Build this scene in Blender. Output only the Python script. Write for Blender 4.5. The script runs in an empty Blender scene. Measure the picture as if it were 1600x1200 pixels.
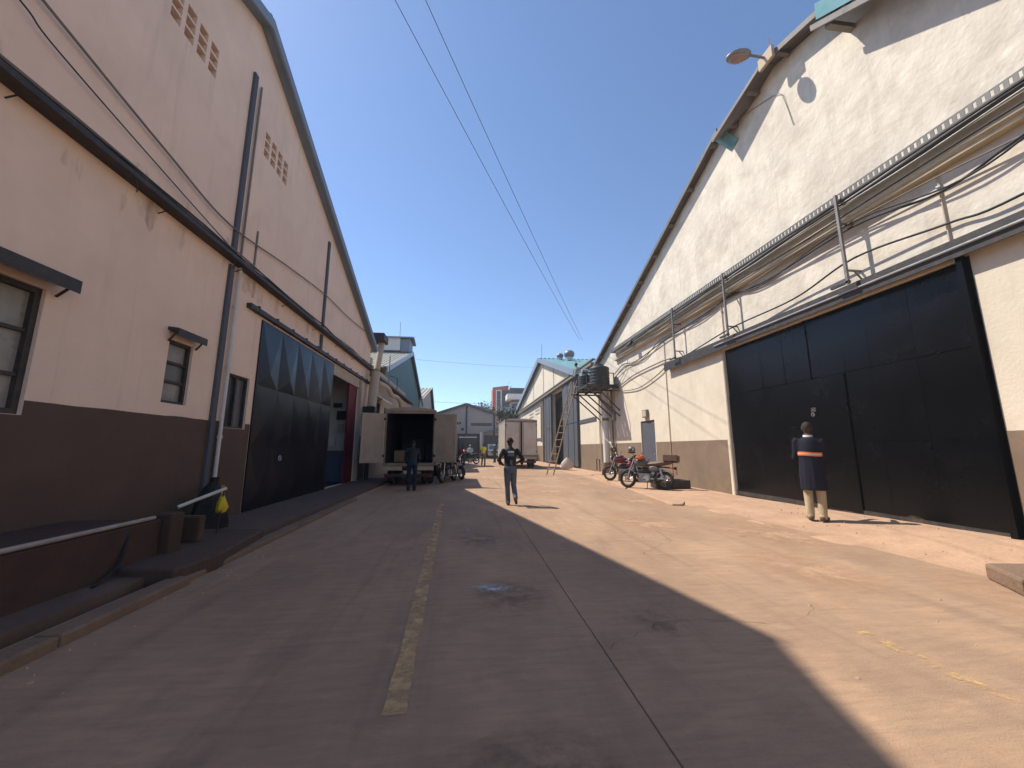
import bpy, bmesh, math, random
from mathutils import Vector, Matrix
from mathutils.geometry import tessellate_polygon
random.seed(7)
R = math.radians
SC = bpy.context.scene
COL = SC.collection

# ---------------------------------------------------------------- camera, sky, sun, exposure
cam_d = bpy.data.cameras.new('camera'); cam = bpy.data.objects.new('camera', cam_d); COL.objects.link(cam)
cam_d.sensor_width = 36; cam_d.lens = 13.5; cam_d.clip_start = .05; cam_d.clip_end = 3000
cam.location = (0, 0, 1.40)
cam.rotation_euler = (R(90 + 9.4623), 0, R(-6.3787))
SC.camera = cam
SUN = Vector((-.63, .43, 1.0)).normalized()          # towards the sun
w = bpy.data.worlds.new('World'); SC.world = w; w.use_nodes = True
nt = w.node_tree; nt.nodes.clear()
wo = nt.nodes.new('ShaderNodeOutputWorld'); bg = nt.nodes.new('ShaderNodeBackground'); sk = nt.nodes.new('ShaderNodeTexSky')
sk.sky_type = 'NISHITA'; sk.sun_disc = False
sk.sun_elevation = math.asin(SUN.z); sk.sun_rotation = math.atan2(SUN.x, SUN.y)
sk.altitude = 1100; sk.air_density = 1.0; sk.dust_density = .45; sk.ozone_density = 4.0
bg.inputs[1].default_value = .132
nt.links.new(sk.outputs[0], bg.inputs[0]); nt.links.new(bg.outputs[0], wo.inputs[0])
sd = bpy.data.lights.new('sun', 'SUN'); sd.energy = 4.3; sd.angle = R(.53); sd.color = (1, .93, .82)
so = bpy.data.objects.new('sun', sd); COL.objects.link(so); so.rotation_euler = SUN.to_track_quat('Z', 'Y').to_euler(); so.location = SUN * 60
vs = SC.view_settings; vs.view_transform = 'Standard'; vs.look = 'None'; vs.exposure = .62; vs.gamma = 1; vs.use_curve_mapping = False

# ---------------------------------------------------------------- helpers
class MB:
    def __init__(s): s.v = []; s.f = []
    def add(s, vs, fs):
        n = len(s.v); s.v += [tuple(v) for v in vs]; s.f += [tuple(i + n for i in f) for f in fs]; return s
    def box(s, x0, x1, y0, y1, z0, z1):
        return s.add([(x0,y0,z0),(x1,y0,z0),(x1,y1,z0),(x0,y1,z0),(x0,y0,z1),(x1,y0,z1),(x1,y1,z1),(x0,y1,z1)],
                     [(3,2,1,0),(4,5,6,7),(0,1,5,4),(1,2,6,5),(2,3,7,6),(3,0,4,7)])
    def obox(s, c, size, rot=None):
        m = rot if rot is not None else Matrix.Identity(3); a, b, d = size[0]/2, size[1]/2, size[2]/2
        vs = [Vector(c) + m @ Vector(p) for p in [(-a,-b,-d),(a,-b,-d),(a,b,-d),(-a,b,-d),(-a,-b,d),(a,-b,d),(a,b,d),(-a,b,d)]]
        return s.add(vs, [(3,2,1,0),(4,5,6,7),(0,1,5,4),(1,2,6,5),(2,3,7,6),(3,0,4,7)])
    def bar(s, p0, p1, a, b):                        # square bar between two points
        p0, p1 = Vector(p0), Vector(p1); d = p1 - p0
        m = d.to_track_quat('Z', 'Y').to_matrix()
        return s.obox((p0+p1)/2, (a, b, d.length), m)
    def cyl(s, p0, p1, r0, r1=None, n=10, caps=True):
        r1 = r0 if r1 is None else r1
        p0, p1 = Vector(p0), Vector(p1); m = (p1-p0).to_track_quat('Z', 'Y').to_matrix()
        vs = []
        for p, r in ((p0, r0), (p1, r1)):
            for i in range(n):
                a = 2*math.pi*i/n; vs.append(p + m @ Vector((r*math.cos(a), r*math.sin(a), 0)))
        fs = [(i, (i+1) % n, n+(i+1) % n, n+i) for i in range(n)]
        if caps: fs += [tuple(range(n-1, -1, -1)), tuple(range(n, 2*n))]
        return s.add(vs, fs)
    def tube(s, pts, r, n=6):
        pts = [Vector(p) for p in pts]; vs = []; N = len(pts)
        for k, p in enumerate(pts):
            d = (pts[min(k+1, N-1)] - pts[max(k-1, 0)]).normalized()
            up = Vector((0,0,1)) if abs(d.z) < .95 else Vector((1,0,0))
            a1 = d.cross(up).normalized(); a2 = a1.cross(d)
            rr = r[k] if isinstance(r, (list, tuple)) else r
            for i in range(n):
                a = 2*math.pi*i/n; vs.append(p + a1*rr*math.cos(a) + a2*rr*math.sin(a))
        fs = [(k*n+i, k*n+(i+1) % n, (k+1)*n+(i+1) % n, (k+1)*n+i) for k in range(N-1) for i in range(n)]
        fs += [tuple(range(n-1, -1, -1)), tuple(range((N-1)*n, N*n))]
        return s.add(vs, fs)
    def sphere(s, c, r, nu=12, nv=8, rot=None):
        r = (r, r, r) if not isinstance(r, (tuple, list)) else r; m = rot if rot is not None else Matrix.Identity(3)
        c = Vector(c); vs = [c + m @ Vector((0,0,-r[2]))]
        for j in range(1, nv):
            t = math.pi*j/nv - math.pi/2
            for i in range(nu):
                a = 2*math.pi*i/nu; vs.append(c + m @ Vector((r[0]*math.cos(t)*math.cos(a), r[1]*math.cos(t)*math.sin(a), r[2]*math.sin(t))))
        vs.append(c + m @ Vector((0,0,r[2]))); fs = []
        for i in range(nu): fs.append((0, 1+(i+1) % nu, 1+i))
        for j in range(nv-2):
            for i in range(nu): a = 1+j*nu; fs.append((a+i, a+(i+1) % nu, a+nu+(i+1) % nu, a+nu+i))
        a = 1+(nv-2)*nu; t = len(vs)-1
        for i in range(nu): fs.append((a+i, a+(i+1) % nu, t))
        return s.add(vs, fs)
    def prism(s, poly, ax, a, b):                    # poly of 2-D points extruded along axis 'x','y','z' from a to b
        def q(p, t): return {'x': (t, p[0], p[1]), 'y': (p[0], t, p[1]), 'z': (p[0], p[1], t)}[ax]
        n = len(poly)
        return s.add([q(p, a) for p in poly] + [q(p, b) for p in poly],
                     [tuple(range(n-1, -1, -1)), tuple(range(n, 2*n))] + [(i, (i+1) % n, n+(i+1) % n, n+i) for i in range(n)])
    def lathe(s, prof, c=(0,0,0), n=20):             # prof of (r,z)
        c = Vector(c); vs = []
        for r, z in prof:
            for i in range(n): a = 2*math.pi*i/n; vs.append(c + Vector((r*math.cos(a), r*math.sin(a), z)))
        N = len(prof); fs = [(k*n+i, k*n+(i+1) % n, (k+1)*n+(i+1) % n, (k+1)*n+i) for k in range(N-1) for i in range(n)]
        fs += [tuple(range(n-1, -1, -1)), tuple(range((N-1)*n, N*n))]
        return s.add(vs, fs)
    def torus(s, c, R_, r, ax='x', n=24, m=8, squash=1):
        vs = []; c = Vector(c)
        for i in range(n):
            a = 2*math.pi*i/n
            for j in range(m):
                b = 2*math.pi*j/m; rad = R_ + r*math.cos(b); h = r*squash*math.sin(b)
                p = {'x': (h, rad*math.cos(a), rad*math.sin(a)), 'y': (rad*math.cos(a), h, rad*math.sin(a)), 'z': (rad*math.cos(a), rad*math.sin(a), h)}[ax]
                vs.append(c + Vector(p))
        return s.add(vs, [(i*m+j, ((i+1) % n)*m+j, ((i+1) % n)*m+(j+1) % m, i*m+(j+1) % m) for i in range(n) for j in range(m)])
    def build(s, name, mat, parent=None, local=False, smooth=False, bevel=0, **props):
        o = Vector((0,0,0))
        if not local:
            if parent is not None: o = ORG[parent]
            else:
                xs, ys, zs = zip(*s.v); o = Vector(((min(xs)+max(xs))/2, (min(ys)+max(ys))/2, min(zs)))
        me = bpy.data.meshes.new(name); me.from_pydata([Vector(v)-o for v in s.v], [], s.f)
        bm = bmesh.new(); bm.from_mesh(me); bmesh.ops.recalc_face_normals(bm, faces=bm.faces)
        if bevel:
            es = [e for e in bm.edges if len(e.link_faces) == 2 and e.calc_face_angle(0) > R(50)]
            bmesh.ops.bevel(bm, geom=es, offset=bevel, segments=2, affect='EDGES', profile=.5)
        bm.to_mesh(me); bm.free()
        return mesh_obj(name, me, mat, parent, o, smooth, **props)
ORG = {}
def mesh_obj(name, me, mat, parent=None, org=Vector((0,0,0)), smooth=False, **props):
    ob = bpy.data.objects.new(name, me); COL.objects.link(ob)
    for m in (mat if isinstance(mat, (list, tuple)) else [mat]):
        if m: me.materials.append(m)
    if smooth:
        me.polygons.foreach_set('use_smooth', [True]*len(me.polygons)); 
        try: me.set_sharp_from_angle(angle=R(40))
        except Exception: pass
    if parent is not None: ob.parent = parent
    else: ob.location = org
    ORG[ob] = ORG[parent] if parent is not None else org
    tag(ob, **props)
    return ob
def tag(ob, label=None, cat=None, group=None, kind=None):
    if label: ob['label'] = label
    if cat: ob['category'] = cat
    if group: ob['group'] = group
    if kind: ob['kind'] = kind
    return ob
def thing(name, label, cat, loc=(0,0,0), rz=0, group=None):
    o = bpy.data.objects.new(name, None); COL.objects.link(o); o.location = loc; o.rotation_euler = (0, 0, rz)
    o.empty_display_size = .2; ORG[o] = Vector(loc)
    return tag(o, label, cat, group)
def copy_tree(o, parent=None):
    c = o.copy(); COL.objects.link(c); c.parent = parent; ORG[c] = ORG.get(o, Vector())
    for ch in list(o.children): copy_tree(ch, c)
    return c
def spline(pts, n=6):                                 # Catmull-Rom
    pts = [Vector(p) for p in pts]; P = [pts[0]*2-pts[1]] + pts + [pts[-1]*2-pts[-2]]; out = []
    for i in range(1, len(P)-2):
        a, b, c, d = P[i-1:i+3]
        for k in range(n):
            t = k/n; out.append(.5*((2*b)+(c-a)*t+(2*a-5*b+4*c-d)*t*t+(3*b-a-3*c+d)*t**3))
    out.append(pts[-1]); return out

# ---------------------------------------------------------------- materials
def M(name, col, rough=.8, var=.18, scale=2.5, col2=None, fac2=.5, scale2=6, bump=.15, bscale=60, metal=0, spec=.35, streak=0, sx=(1,1,1), coat=0):
    m = bpy.data.materials.new(name); m.use_nodes = True; n = m.node_tree.nodes; l = m.node_tree.links
    b = n['Principled BSDF']; b.inputs['Roughness'].default_value = rough; b.inputs['Metallic'].default_value = metal
    b.inputs['Specular IOR Level'].default_value = spec
    if coat: b.inputs['Coat Weight'].default_value = coat
    tc = n.new('ShaderNodeTexCoord'); mp = n.new('ShaderNodeMapping'); mp.inputs['Scale'].default_value = sx
    l.new(tc.outputs['Object'], mp.inputs[0])
    def noise(sc, det=4, vec=None, ro=.62):
        t = n.new('ShaderNodeTexNoise'); t.inputs['Scale'].default_value = sc; t.inputs['Detail'].default_value = det; t.inputs['Roughness'].default_value = ro
        l.new(vec or mp.outputs[0], t.inputs[0]); return t
    def ramp(src, a, b_):
        r = n.new('ShaderNodeMapRange'); r.inputs[1].default_value = a; r.inputs[2].default_value = b_; l.new(src, r.inputs[0]); return r
    def mix(f, c1, c2, mode='MIX'):
        x = n.new('ShaderNodeMix'); x.data_type = 'RGBA'; x.blend_type = mode
        if isinstance(f, float): x.inputs[0].default_value = f
        else: l.new(f, x.inputs[0])
        for k, c in ((6, c1), (7, c2)):
            if isinstance(c, tuple): x.inputs[k].default_value = (*c, 1)
            else: l.new(c, x.inputs[k])
        return x.outputs[2]
    n1 = noise(scale); r1 = ramp(n1.outputs[0], .3, .7)
    dark = tuple(c*(1-var) for c in col); lite = tuple(min(1, c*(1+var*.5)) for c in col)
    c = mix(r1.outputs[0], dark, lite)
    if col2:
        n2 = noise(scale2, 5); r2 = ramp(n2.outputs[0], .52-.12*fac2, .75-.1*fac2); 
        mm = n.new('ShaderNodeMath'); mm.operation = 'MULTIPLY'; mm.inputs[1].default_value = min(1, fac2*1.2); l.new(r2.outputs[0], mm.inputs[0])
        c = mix(mm.outputs[0], c, col2)
    if streak:
        mp2 = n.new('ShaderNodeMapping'); mp2.inputs['Scale'].default_value = (3.2, 3.2, .22); l.new(tc.outputs['Object'], mp2.inputs[0])
        n3 = noise(1.6, 4, mp2.outputs[0], .65); r3 = ramp(n3.outputs[0], .55, .8)
        mm = n.new('ShaderNodeMath'); mm.operation = 'MULTIPLY'; mm.inputs[1].default_value = streak; l.new(r3.outputs[0], mm.inputs[0])
        c = mix(mm.outputs[0], c, tuple(x*.55 for x in col))
    l.new(c, b.inputs['Base Color'])
    rr = ramp(n1.outputs[0], .2, .8); rr.inputs[3].default_value = max(.03, rough-.1); rr.inputs[4].default_value = min(1, rough+.1); l.new(rr.outputs[0], b.inputs['Roughness'])
    if bump:
        nb = noise(bscale, 2); bp = n.new('ShaderNodeBump'); bp.inputs['Strength'].default_value = bump; bp.inputs['Distance'].default_value = .02
        l.new(nb.outputs[0], bp.inputs['Height']); l.new(bp.outputs[0], b.inputs['Normal'])
    return m
def glass(name, col, rough=.12):
    m = M(name, col, rough, .35, 1.5, bump=0, spec=.6); return m
def worn_paint(name, col, lo, hi, scale=9, fade=False):
    m = M(name, col, .8, .2, 5, bump=.1); n = m.node_tree.nodes; l = m.node_tree.links
    tr = n.new('ShaderNodeBsdfTransparent'); ms = n.new('ShaderNodeMixShader'); t = n.new('ShaderNodeTexNoise'); t.inputs['Scale'].default_value = scale; t.inputs['Detail'].default_value = 8; t.inputs['Roughness'].default_value = .7
    g = n.new('ShaderNodeTexCoord'); l.new(g.outputs['Object'], t.inputs[0])
    r = n.new('ShaderNodeMapRange'); r.inputs[1].default_value = lo; r.inputs[2].default_value = hi; l.new(t.outputs[0], r.inputs[0])
    fac = r.outputs[0]
    if fade:                                          # feathered rim, so a stain has no cut-out edge
        sp = n.new('ShaderNodeVectorMath'); sp.operation = 'MULTIPLY_ADD'; sp.inputs[1].default_value = (2,2,0); sp.inputs[2].default_value = (-1,-1,0); l.new(g.outputs['Generated'], sp.inputs[0])
        ln_ = n.new('ShaderNodeVectorMath'); ln_.operation = 'LENGTH'; l.new(sp.outputs[0], ln_.inputs[0])
        q = n.new('ShaderNodeMapRange'); q.interpolation_type = 'SMOOTHSTEP'; q.inputs[1].default_value = .80; q.inputs[2].default_value = .15; l.new(ln_.outputs['Value'], q.inputs[0])
        mu = n.new('ShaderNodeMath'); mu.operation = 'MULTIPLY'; l.new(fac, mu.inputs[0]); l.new(q.outputs[0], mu.inputs[1]); fac = mu.outputs[0]
    l.new(fac, ms.inputs[0]); l.new(tr.outputs[0], ms.inputs[1]); l.new(n['Principled BSDF'].outputs[0], ms.inputs[2]); l.new(ms.outputs[0], n['Material Output'].inputs[0])
    return m
m_cream_r = M('cream_plaster', (.68,.60,.475), .9, .10, .9, (.52,.43,.32), .35, 1.6, .25, 18, streak=.25)
m_cream_rough = M('rough_cream_plaster', (.70,.63,.52), .92, .16, 1.3, (.50,.43,.35), .6, 1.7, .9, 5, streak=.45)
m_cream_l = M('pink_cream_plaster', (.80,.605,.475), .9, .08, .8, (.62,.47,.36), .3, 1.2, .2, 14, streak=.3)
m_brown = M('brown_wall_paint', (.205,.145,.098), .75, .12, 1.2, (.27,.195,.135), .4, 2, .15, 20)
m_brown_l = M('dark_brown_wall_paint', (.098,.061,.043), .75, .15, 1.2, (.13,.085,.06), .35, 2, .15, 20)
m_black = M('black_door_paint', (.0022,.0022,.0028), .24, .3, 1.5, None, .3, 1.6, .02, 3, spec=.26)
m_navy = M('navy_door_paint', (.007,.008,.014), .34, .3, 1.5, (.018,.018,.022), .3, 2.0, .05, 5, spec=.3)
m_grey_strip = M('grey_painted_strip', (.085,.09,.105), .7, .15, 2)
m_darksteel = M('dark_steel', (.04,.038,.038), .55, .3, 6, (.12,.07,.045), .4, 9)
m_steel = M('weathered_steel', (.22,.21,.20), .5, .25, 6, (.18,.10,.06), .4, 8, metal=.4)
m_galv = M('galvanised_sheet', (.42,.43,.44), .45, .15, 3, (.30,.25,.20), .3, 4, metal=.5)
m_fascia = M('blue_grey_fascia', (.20,.25,.32), .6, .15, 2)
m_rooftin = M('old_roof_tin', (.16,.15,.145), .65, .25, 2, (.10,.075,.06), .5, 3)
m_teal = M('teal_roof_sheet', (.13,.27,.30), .85, .15, 1.5, (.19,.31,.33), .4, 3, spec=.1)
m_green = M('blue_green_sheet', (.09,.18,.19), .6, .18, 1.0, (.13,.22,.22), .4, 2)
m_buff = M('buff_paint', (.50,.40,.29), .8, .15, 2, (.35,.26,.18), .4, 4, streak=.3)
m_white = M('white_paint', (.72,.70,.66), .6, .1, 3, (.5,.46,.4), .3, 6)
m_white_dirty = M('dirty_white_paint', (.50,.46,.40), .6, .18, 2, (.30,.22,.16), .4, 3.5, streak=.4)
m_pvc = M('white_plastic_pipe', (.62,.58,.53), .45, .12, 4, (.4,.34,.28), .3, 6)
m_rubber = M('black_rubber', (.02,.02,.02), .85, .3, 8, (.09,.06,.045), .35, 10)
m_cable = M('black_cable', (.03,.03,.032), .7, .2, 5, (.09,.075,.06), .4, 8)
m_cable_g = M('grey_cable', (.20,.18,.15), .7, .2, 5)
m_cable_y = M('pale_conduit', (.50,.42,.28), .7, .15, 5)
m_tank = M('black_tank_plastic', (.03,.034,.036), .5, .25, 3, (.10,.085,.07), .4, 4)
m_red = M('red_paint', (.15,.008,.012), .6, .2, 2)
m_glass = glass('dusty_glass', (.13,.13,.13), .22)
m_glass2 = glass('dark_glass', (.05,.055,.06), .08)
m_pale_glass = M('frosted_glass', (.30,.285,.26), .3, .25, 2.2, (.16,.15,.14), .5, 3, bump=0)
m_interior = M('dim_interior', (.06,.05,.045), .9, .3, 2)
m_dirt = M('orange_dirt', (.46,.29,.185), .95, .16, 1.3, (.36,.22,.14), .55, 3.5, .8, 14)
m_kerb = M('dusty_kerb_concrete', (.215,.14,.092), .92, .2, 2.2, (.16,.10,.07), .5, 5, .6, 20)
m_pave = M('dusty_pavement', (.14,.092,.068), .92, .2, 1.6, (.10,.064,.047), .5, 4, .5, 24)
m_plinth = M('brown_plinth', (.075,.042,.029), .9, .2, 1.4, (.045,.027,.02), .5, 3, .4, 16)
m_concblock = M('concrete_block', (.085,.054,.038), .92, .2, 2.5, (.11,.07,.05), .5, 5, .6, 18)
m_yline = worn_paint('worn_yellow_paint', (.62,.40,.19), .30, .67, 6)
m_yline2 = worn_paint('very_worn_yellow_paint', (.62,.40,.17), .48, .66, 5)
m_spill = worn_paint('white_spill', (.55,.55,.58), .40, .62, 9, True)
m_stain = worn_paint('dark_oil_stain', (.145,.105,.083), .40, .95, 4.5, True)
m_chrome = M('dull_chrome', (.5,.5,.5), .28, .15, 6, metal=.9)
m_orange = M('orange_plastic', (.60,.10,.025), .5, .1, 5)
m_wine = M('wine_red_plastic', (.13,.010,.028), .35, .1, 5)
m_brownseat = M('brown_vinyl', (.13,.07,.05), .55, .2, 8)
m_blackv = M('black_vinyl', (.022,.022,.024), .5, .2, 8)
m_sil = M('silver_plastic', (.42,.40,.37), .4, .15, 5)
m_brick = M('red_building_paint', (.42,.13,.095), .85, .12, .5)
m_bluegrey = M('blue_truck_paint', (.10,.15,.22), .5, .2, 1.5)
m_bark = M('tree_bark', (.10,.075,.055), .95, .3, 4)
m_leaf = M('tree_leaves', (.055,.085,.035), .7, .45, 1.2, (.09,.12,.05), .5, 3, 0)
m_leaf2 = M('dark_tree_leaves', (.03,.045,.022), .7, .45, 1.2, (.05,.065,.03), .5, 3, 0)
m_wood = M('ladder_wood', (.30,.19,.11), .85, .25, 6, (.2,.12,.07), .5, 9)
m_yellowbag = M('yellow_plastic_bag', (.60,.45,.02), .45, .15, 12, bump=.6, bscale=22)
m_sack = M('white_sack', (.55,.47,.42), .85, .15, 6, (.40,.30,.25), .4, 9, .5, 14)
m_skin = M('dark_skin', (.060,.032,.022), .5, .15, 9, bump=.03)
m_hair = M('black_hair', (.012,.010,.009), .9, .2, 30, bump=.4, bscale=120)
m_eye = M('eye_white', (.6,.58,.55), .3, .05, 5, bump=0)

def road_material():
    m = bpy.data.materials.new('dusty_concrete'); m.use_nodes = True; n = m.node_tree.nodes; l = m.node_tree.links; b = n['Principled BSDF']
    g = n.new('ShaderNodeNewGeometry')
    def mp(sc):
        x = n.new('ShaderNodeMapping'); x.inputs['Scale'].default_value = sc; l.new(g.outputs['Position'], x.inputs[0]); return x.outputs[0]
    def noise(sc, vec, det=5, ro=.64):
        t = n.new('ShaderNodeTexNoise'); t.inputs['Scale'].default_value = sc; t.inputs['Detail'].default_value = det; t.inputs['Roughness'].default_value = ro; l.new(vec, t.inputs[0]); return t.outputs[0]
    def rg(s_, a, b_, c=0., d=1.):
        r = n.new('ShaderNodeMapRange'); l.new(s_, r.inputs[0]); 
        for i, v in enumerate((a, b_, c, d)): r.inputs[i+1].default_value = v
        return r.outputs[0]
    def mix(f, c1, c2, mode='MIX'):
        x = n.new('ShaderNodeMix'); x.data_type = 'RGBA'; x.blend_type = mode; l.new(f, x.inputs[0])
        for k, c in ((6, c1), (7, c2)):
            if isinstance(c, tuple): x.inputs[k].default_value = (*c, 1)
            else: l.new(c, x.inputs[k])
        return x.outputs[2]
    c = mix(rg(noise(.55, mp((1,.55,1))), .35, .65), (0.288,0.189,0.123), (0.424,0.276,0.173))
    c = mix(rg(noise(1.7, mp((1,.35,1))), .5, .72, 0, .55), c, (0.465,0.286,0.177))            # drifted orange dust
    c = mix(rg(noise(1.1, mp((1.6,.5,1))), .56, .74, 0, .55), c, (0.202,0.138,0.100))           # grey, worn tracks
    c = mix(rg(noise(9, mp((.30,1.8,1)), 6), .42, .72, 0, .5), c, (0.217,0.142,0.100))
    c = mix(rg(noise(.9, mp((2.2,.10,1)), 4), .54, .70, 0, .5), c, (0.187,0.126,0.091))        # long tyre-worn bands
    c = mix(rg(noise(5, mp((.5,1.2,1)), 5), .56, .74, 0, .45), c, (0.505,0.318,0.195))          # broom marks across the lane
    c = mix(rg(noise(55, mp((1,1,1)), 3), .55, .8, 0, .25), c, (0.162,0.110,0.078))
    l.new(c, b.inputs['Base Color']); b.inputs['Roughness'].default_value = .88; b.inputs['Specular IOR Level'].default_value = .25
    bp = n.new('ShaderNodeBump'); bp.inputs['Strength'].default_value = .45; bp.inputs['Distance'].default_value = .012
    ad = n.new('ShaderNodeMath'); ad.operation = 'ADD'; l.new(noise(22, mp((.3,2.2,1)), 5), ad.inputs[0]); l.new(noise(90, mp((1,1,1)), 3), ad.inputs[1])
    l.new(ad.outputs[0], bp.inputs['Height']); l.new(bp.outputs[0], b.inputs['Normal'])
    return m
m_road = road_material()

# ---------------------------------------------------------------- ground, road, pavement
MB().add([(-900,-900,-.06),(900,-900,-.06),(900,1500,-.06),(-900,1500,-.06)], [(0,1,2,3)]).build('ground', m_dirt, kind='structure')
road = MB().box(-4.6, 5.75, -8, 70, -.05, -.010).build('road', m_dirt, kind='structure')
ys = [-8,-3.4,1.2,5.9,10.6,15.2,20,25,30,35,40,45,50,56,62,69.9]
for x0, x1 in ((-3.02,.966),(.974,5.7)):
    for a, b in zip(ys[:-1], ys[1:]):
        MB().box(x0, x1, a+.004, b-.004, -.0095, random.uniform(-.002,.0015)).build('slab', m_road, road, bevel=.004)
def strip(name, pts, wd, mat, z=.006, **k):
    mb = MB(); pts = [Vector((x, y, z)) for x, y in pts]; vs = []
    for i, p in enumerate(pts):
        d = (pts[min(i+1, len(pts)-1)]-pts[max(i-1, 0)]).normalized(); nrm = Vector((-d.y, d.x, 0))
        q = wd*random.uniform(.42,.56); vs += [p+nrm*q, p-nrm*q]
    mb.add(vs, [(2*i, 2*i+1, 2*i+3, 2*i+2) for i in range(len(pts)-1)]); return mb.build(name, mat, **k)
strip('lane_line', [(-.37-.036*(y-2.4), y) for y in [2.35+.18*i for i in range(46)]], .13, m_yline, kind='structure')
strip('lane_line', [(3.04, y) for y in [1.0+.12*i for i in range(17)]], .11, m_yline2, kind='structure')
def blob(name, c, rx, ry, mat, z=.0055, n=28, seed=1, **k):
    rnd = random.Random(seed); ph = [rnd.uniform(0,6.28) for _ in range(4)]
    vs = [(c[0], c[1], z)]
    for i in range(n):
        a = 2*math.pi*i/n; q = 1+.22*math.sin(2*a+ph[0])+.16*math.sin(3*a+ph[1])+.1*math.sin(5*a+ph[2])
        vs.append((c[0]+rx*q*math.cos(a), c[1]+ry*q*math.sin(a), z))
    return MB().add(vs, [(0, 1+i, 1+(i+1) % n) for i in range(n)]).build(name, mat, **k)
blob('white_spill', (.26,4.15), .24, .20, m_spill, seed=3, kind='structure')
blob('white_spill', (.0,7.0), .07, .09, m_spill, seed=9, kind='structure')
for i, (x, y, rx, ry) in enumerate([(.45,3.9,.6,.7),(.45,1.9,.6,.5),(1.5,3.3,.3,.4),(.1,6.4,.6,1.0),(4.4,6.05,.14,.10)]):
    blob('dark_stain', (x, y), rx, ry, m_stain, z=.0035+.0002*i, seed=20+i, kind='structure')
# dirt apron on the right: a sheet that rises gently to the wall, with ruts and small heaps
def apron_z(x, y):
    t = min(1, max(0, (x-5.3)/2.4)); t = t*t*(3-2*t); e = .10-.017*max(0, min(9, y-4)) if y > 4 else .10
    return -.02 + t*(e+.05)
def apron():
    vs = []; fs = []; xs = [5.2+.13*i for i in range(24)]; yy = [-3+.25*i for i in range(132)]
    rnd = random.Random(5); heaps = [(5.75,9.9,.9,.055),(6.3,10.6,1.0,.06),(6.9,11.3,1.0,.065),(7.4,11.9,1.0,.06),(5.6,5.6,.35,.05),(5.3,6.9,.4,.03),(6.6,5.0,.5,.035),(6.3,8.6,.6,.045),(5.6,8.3,.3,.04),(5.9,4.1,.35,.03)] + [(rnd.uniform(5.4,7.8), rnd.uniform(2,26), rnd.uniform(.15,.5), rnd.uniform(.006,.025)) for _ in range(60)]
    for y in yy:
        for x in xs:
            t = min(1, max(0, (x-5.3)/2.4)); t = t*t*(3-2*t); e = .10-.017*max(0, min(9, y-4)) if y > 4 else .10
            z = -.02 + t*(e+.05) + .004*math.sin(x*9+y*3.1)*math.sin(y*5.3-x*4)
            z += sum(h*math.exp(-((x-a)**2+(y-b)**2)/(2*(r*.5)**2)) for a, b, r, h in heaps if abs(y-b) < 2)
            if x < 5.35: z = -.03 - .0*y
            vs.append((x, y, z))
    W = len(xs)
    fs = [(j*W+i, j*W+i+1, (j+1)*W+i+1, (j+1)*W+i) for j in range(len(yy)-1) for i in range(W-1)]
    return MB().add(vs, fs).build('dirt_apron', m_dirt, kind='structure', smooth=True)
apron()
# thin dust fingers creeping over the road edge
m_dust = worn_paint('drifted_dust', (.50,.315,.195), .28, .70, 1.3, True)
for i, (x, y, rx, ry) in enumerate([(5.0,6.2,1.2,2.4),(4.5,10.2,1.0,2.6),(5.2,3.0,1.1,1.8),(4.4,15,1.2,3.2),(3.4,7.4,1.0,2.0),(2.6,12.6,1.3,3),(3,21,1.9,4),(2.2,17,1.0,3),(4.0,4.6,.9,1.2)]):
    blob('drifted_dust', (x, y), rx, ry, m_dust, z=.0065+.0003*i, seed=60+i, kind='structure')
# raised kerb shelf near the bikes on the right
pv = MB().prism([(5.0,9.3),(5.25,9.25),(7.0,11.6),(7.86,11.9),(7.86,22.6),(6.9,22.6),(5.75,15.4)], 'z', -.05, .045).build('raised_kerb_shelf', m_dirt, bevel=.03, kind='structure')
# left pavement: kerb stones, drain channel, pavement slabs
pav = MB().box(-4.6, -3.27, -6, 18, -.05, .095).build('pavement', m_pave, kind='structure')
for i in range(13):
    a = -5.9+1.32*i; 
    if a > 11.2: break
    xo = 0 if a < 4.6 else -.06-.012*(a-4.6)
    MB().box(-3.06+xo, -2.86+xo, a, a+1.31, -.05, .085 if a < 4.6 else .06).build('kerb_stone', m_kerb, pav, bevel=.02)
MB().box(-3.27, -3.06, -6, 11, -.055, -.03).build('drain_channel', m_plinth, pav)
plinth = MB().box(-4.6, -3.6, -6, 5.2, .0, .57).build('low_plinth_wall', m_plinth, bevel=.02, label='low dark brown plinth wall along the foot of the left warehouse', cat='wall')
blk = MB().prism([(-3.95,4.72),(-2.98,4.55),(-2.9,5.15),(-3.1,6.6),(-4.6,6.8),(-4.6,5.2)], 'z', -.03, .17).build('concrete_step', m_concblock, bevel=.025, label='low concrete step slab bridging the drain beside the plinth wall', cat='step')
MB().box(-3.72,-3.5,5.21,5.42,.1,.62).build('stub_post', m_plinth, bevel=.02, label='short dark stub post at the end of the plinth wall', cat='post')
MB().box(-4.2,-3.55,5.8,5.92,.17,.50).build('low_stub_wall', m_concblock, bevel=.02, label='knee high stub wall between the plinth end and the yellow bag', cat='wall')
MB().tube([(-3.58,-4,.60),(-3.6,3.6,.605),(-3.62,5.1,.60)], .022, 8).build('base_pipe', M('darker_plastic_pipe',(.36,.30,.26),.6,.2,4,(.22,.16,.12),.4,6), smooth=True, label='thin white pipe lying along the top of the plinth wall', cat='pipe')  # darker copy of the white pipe plastic

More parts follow.
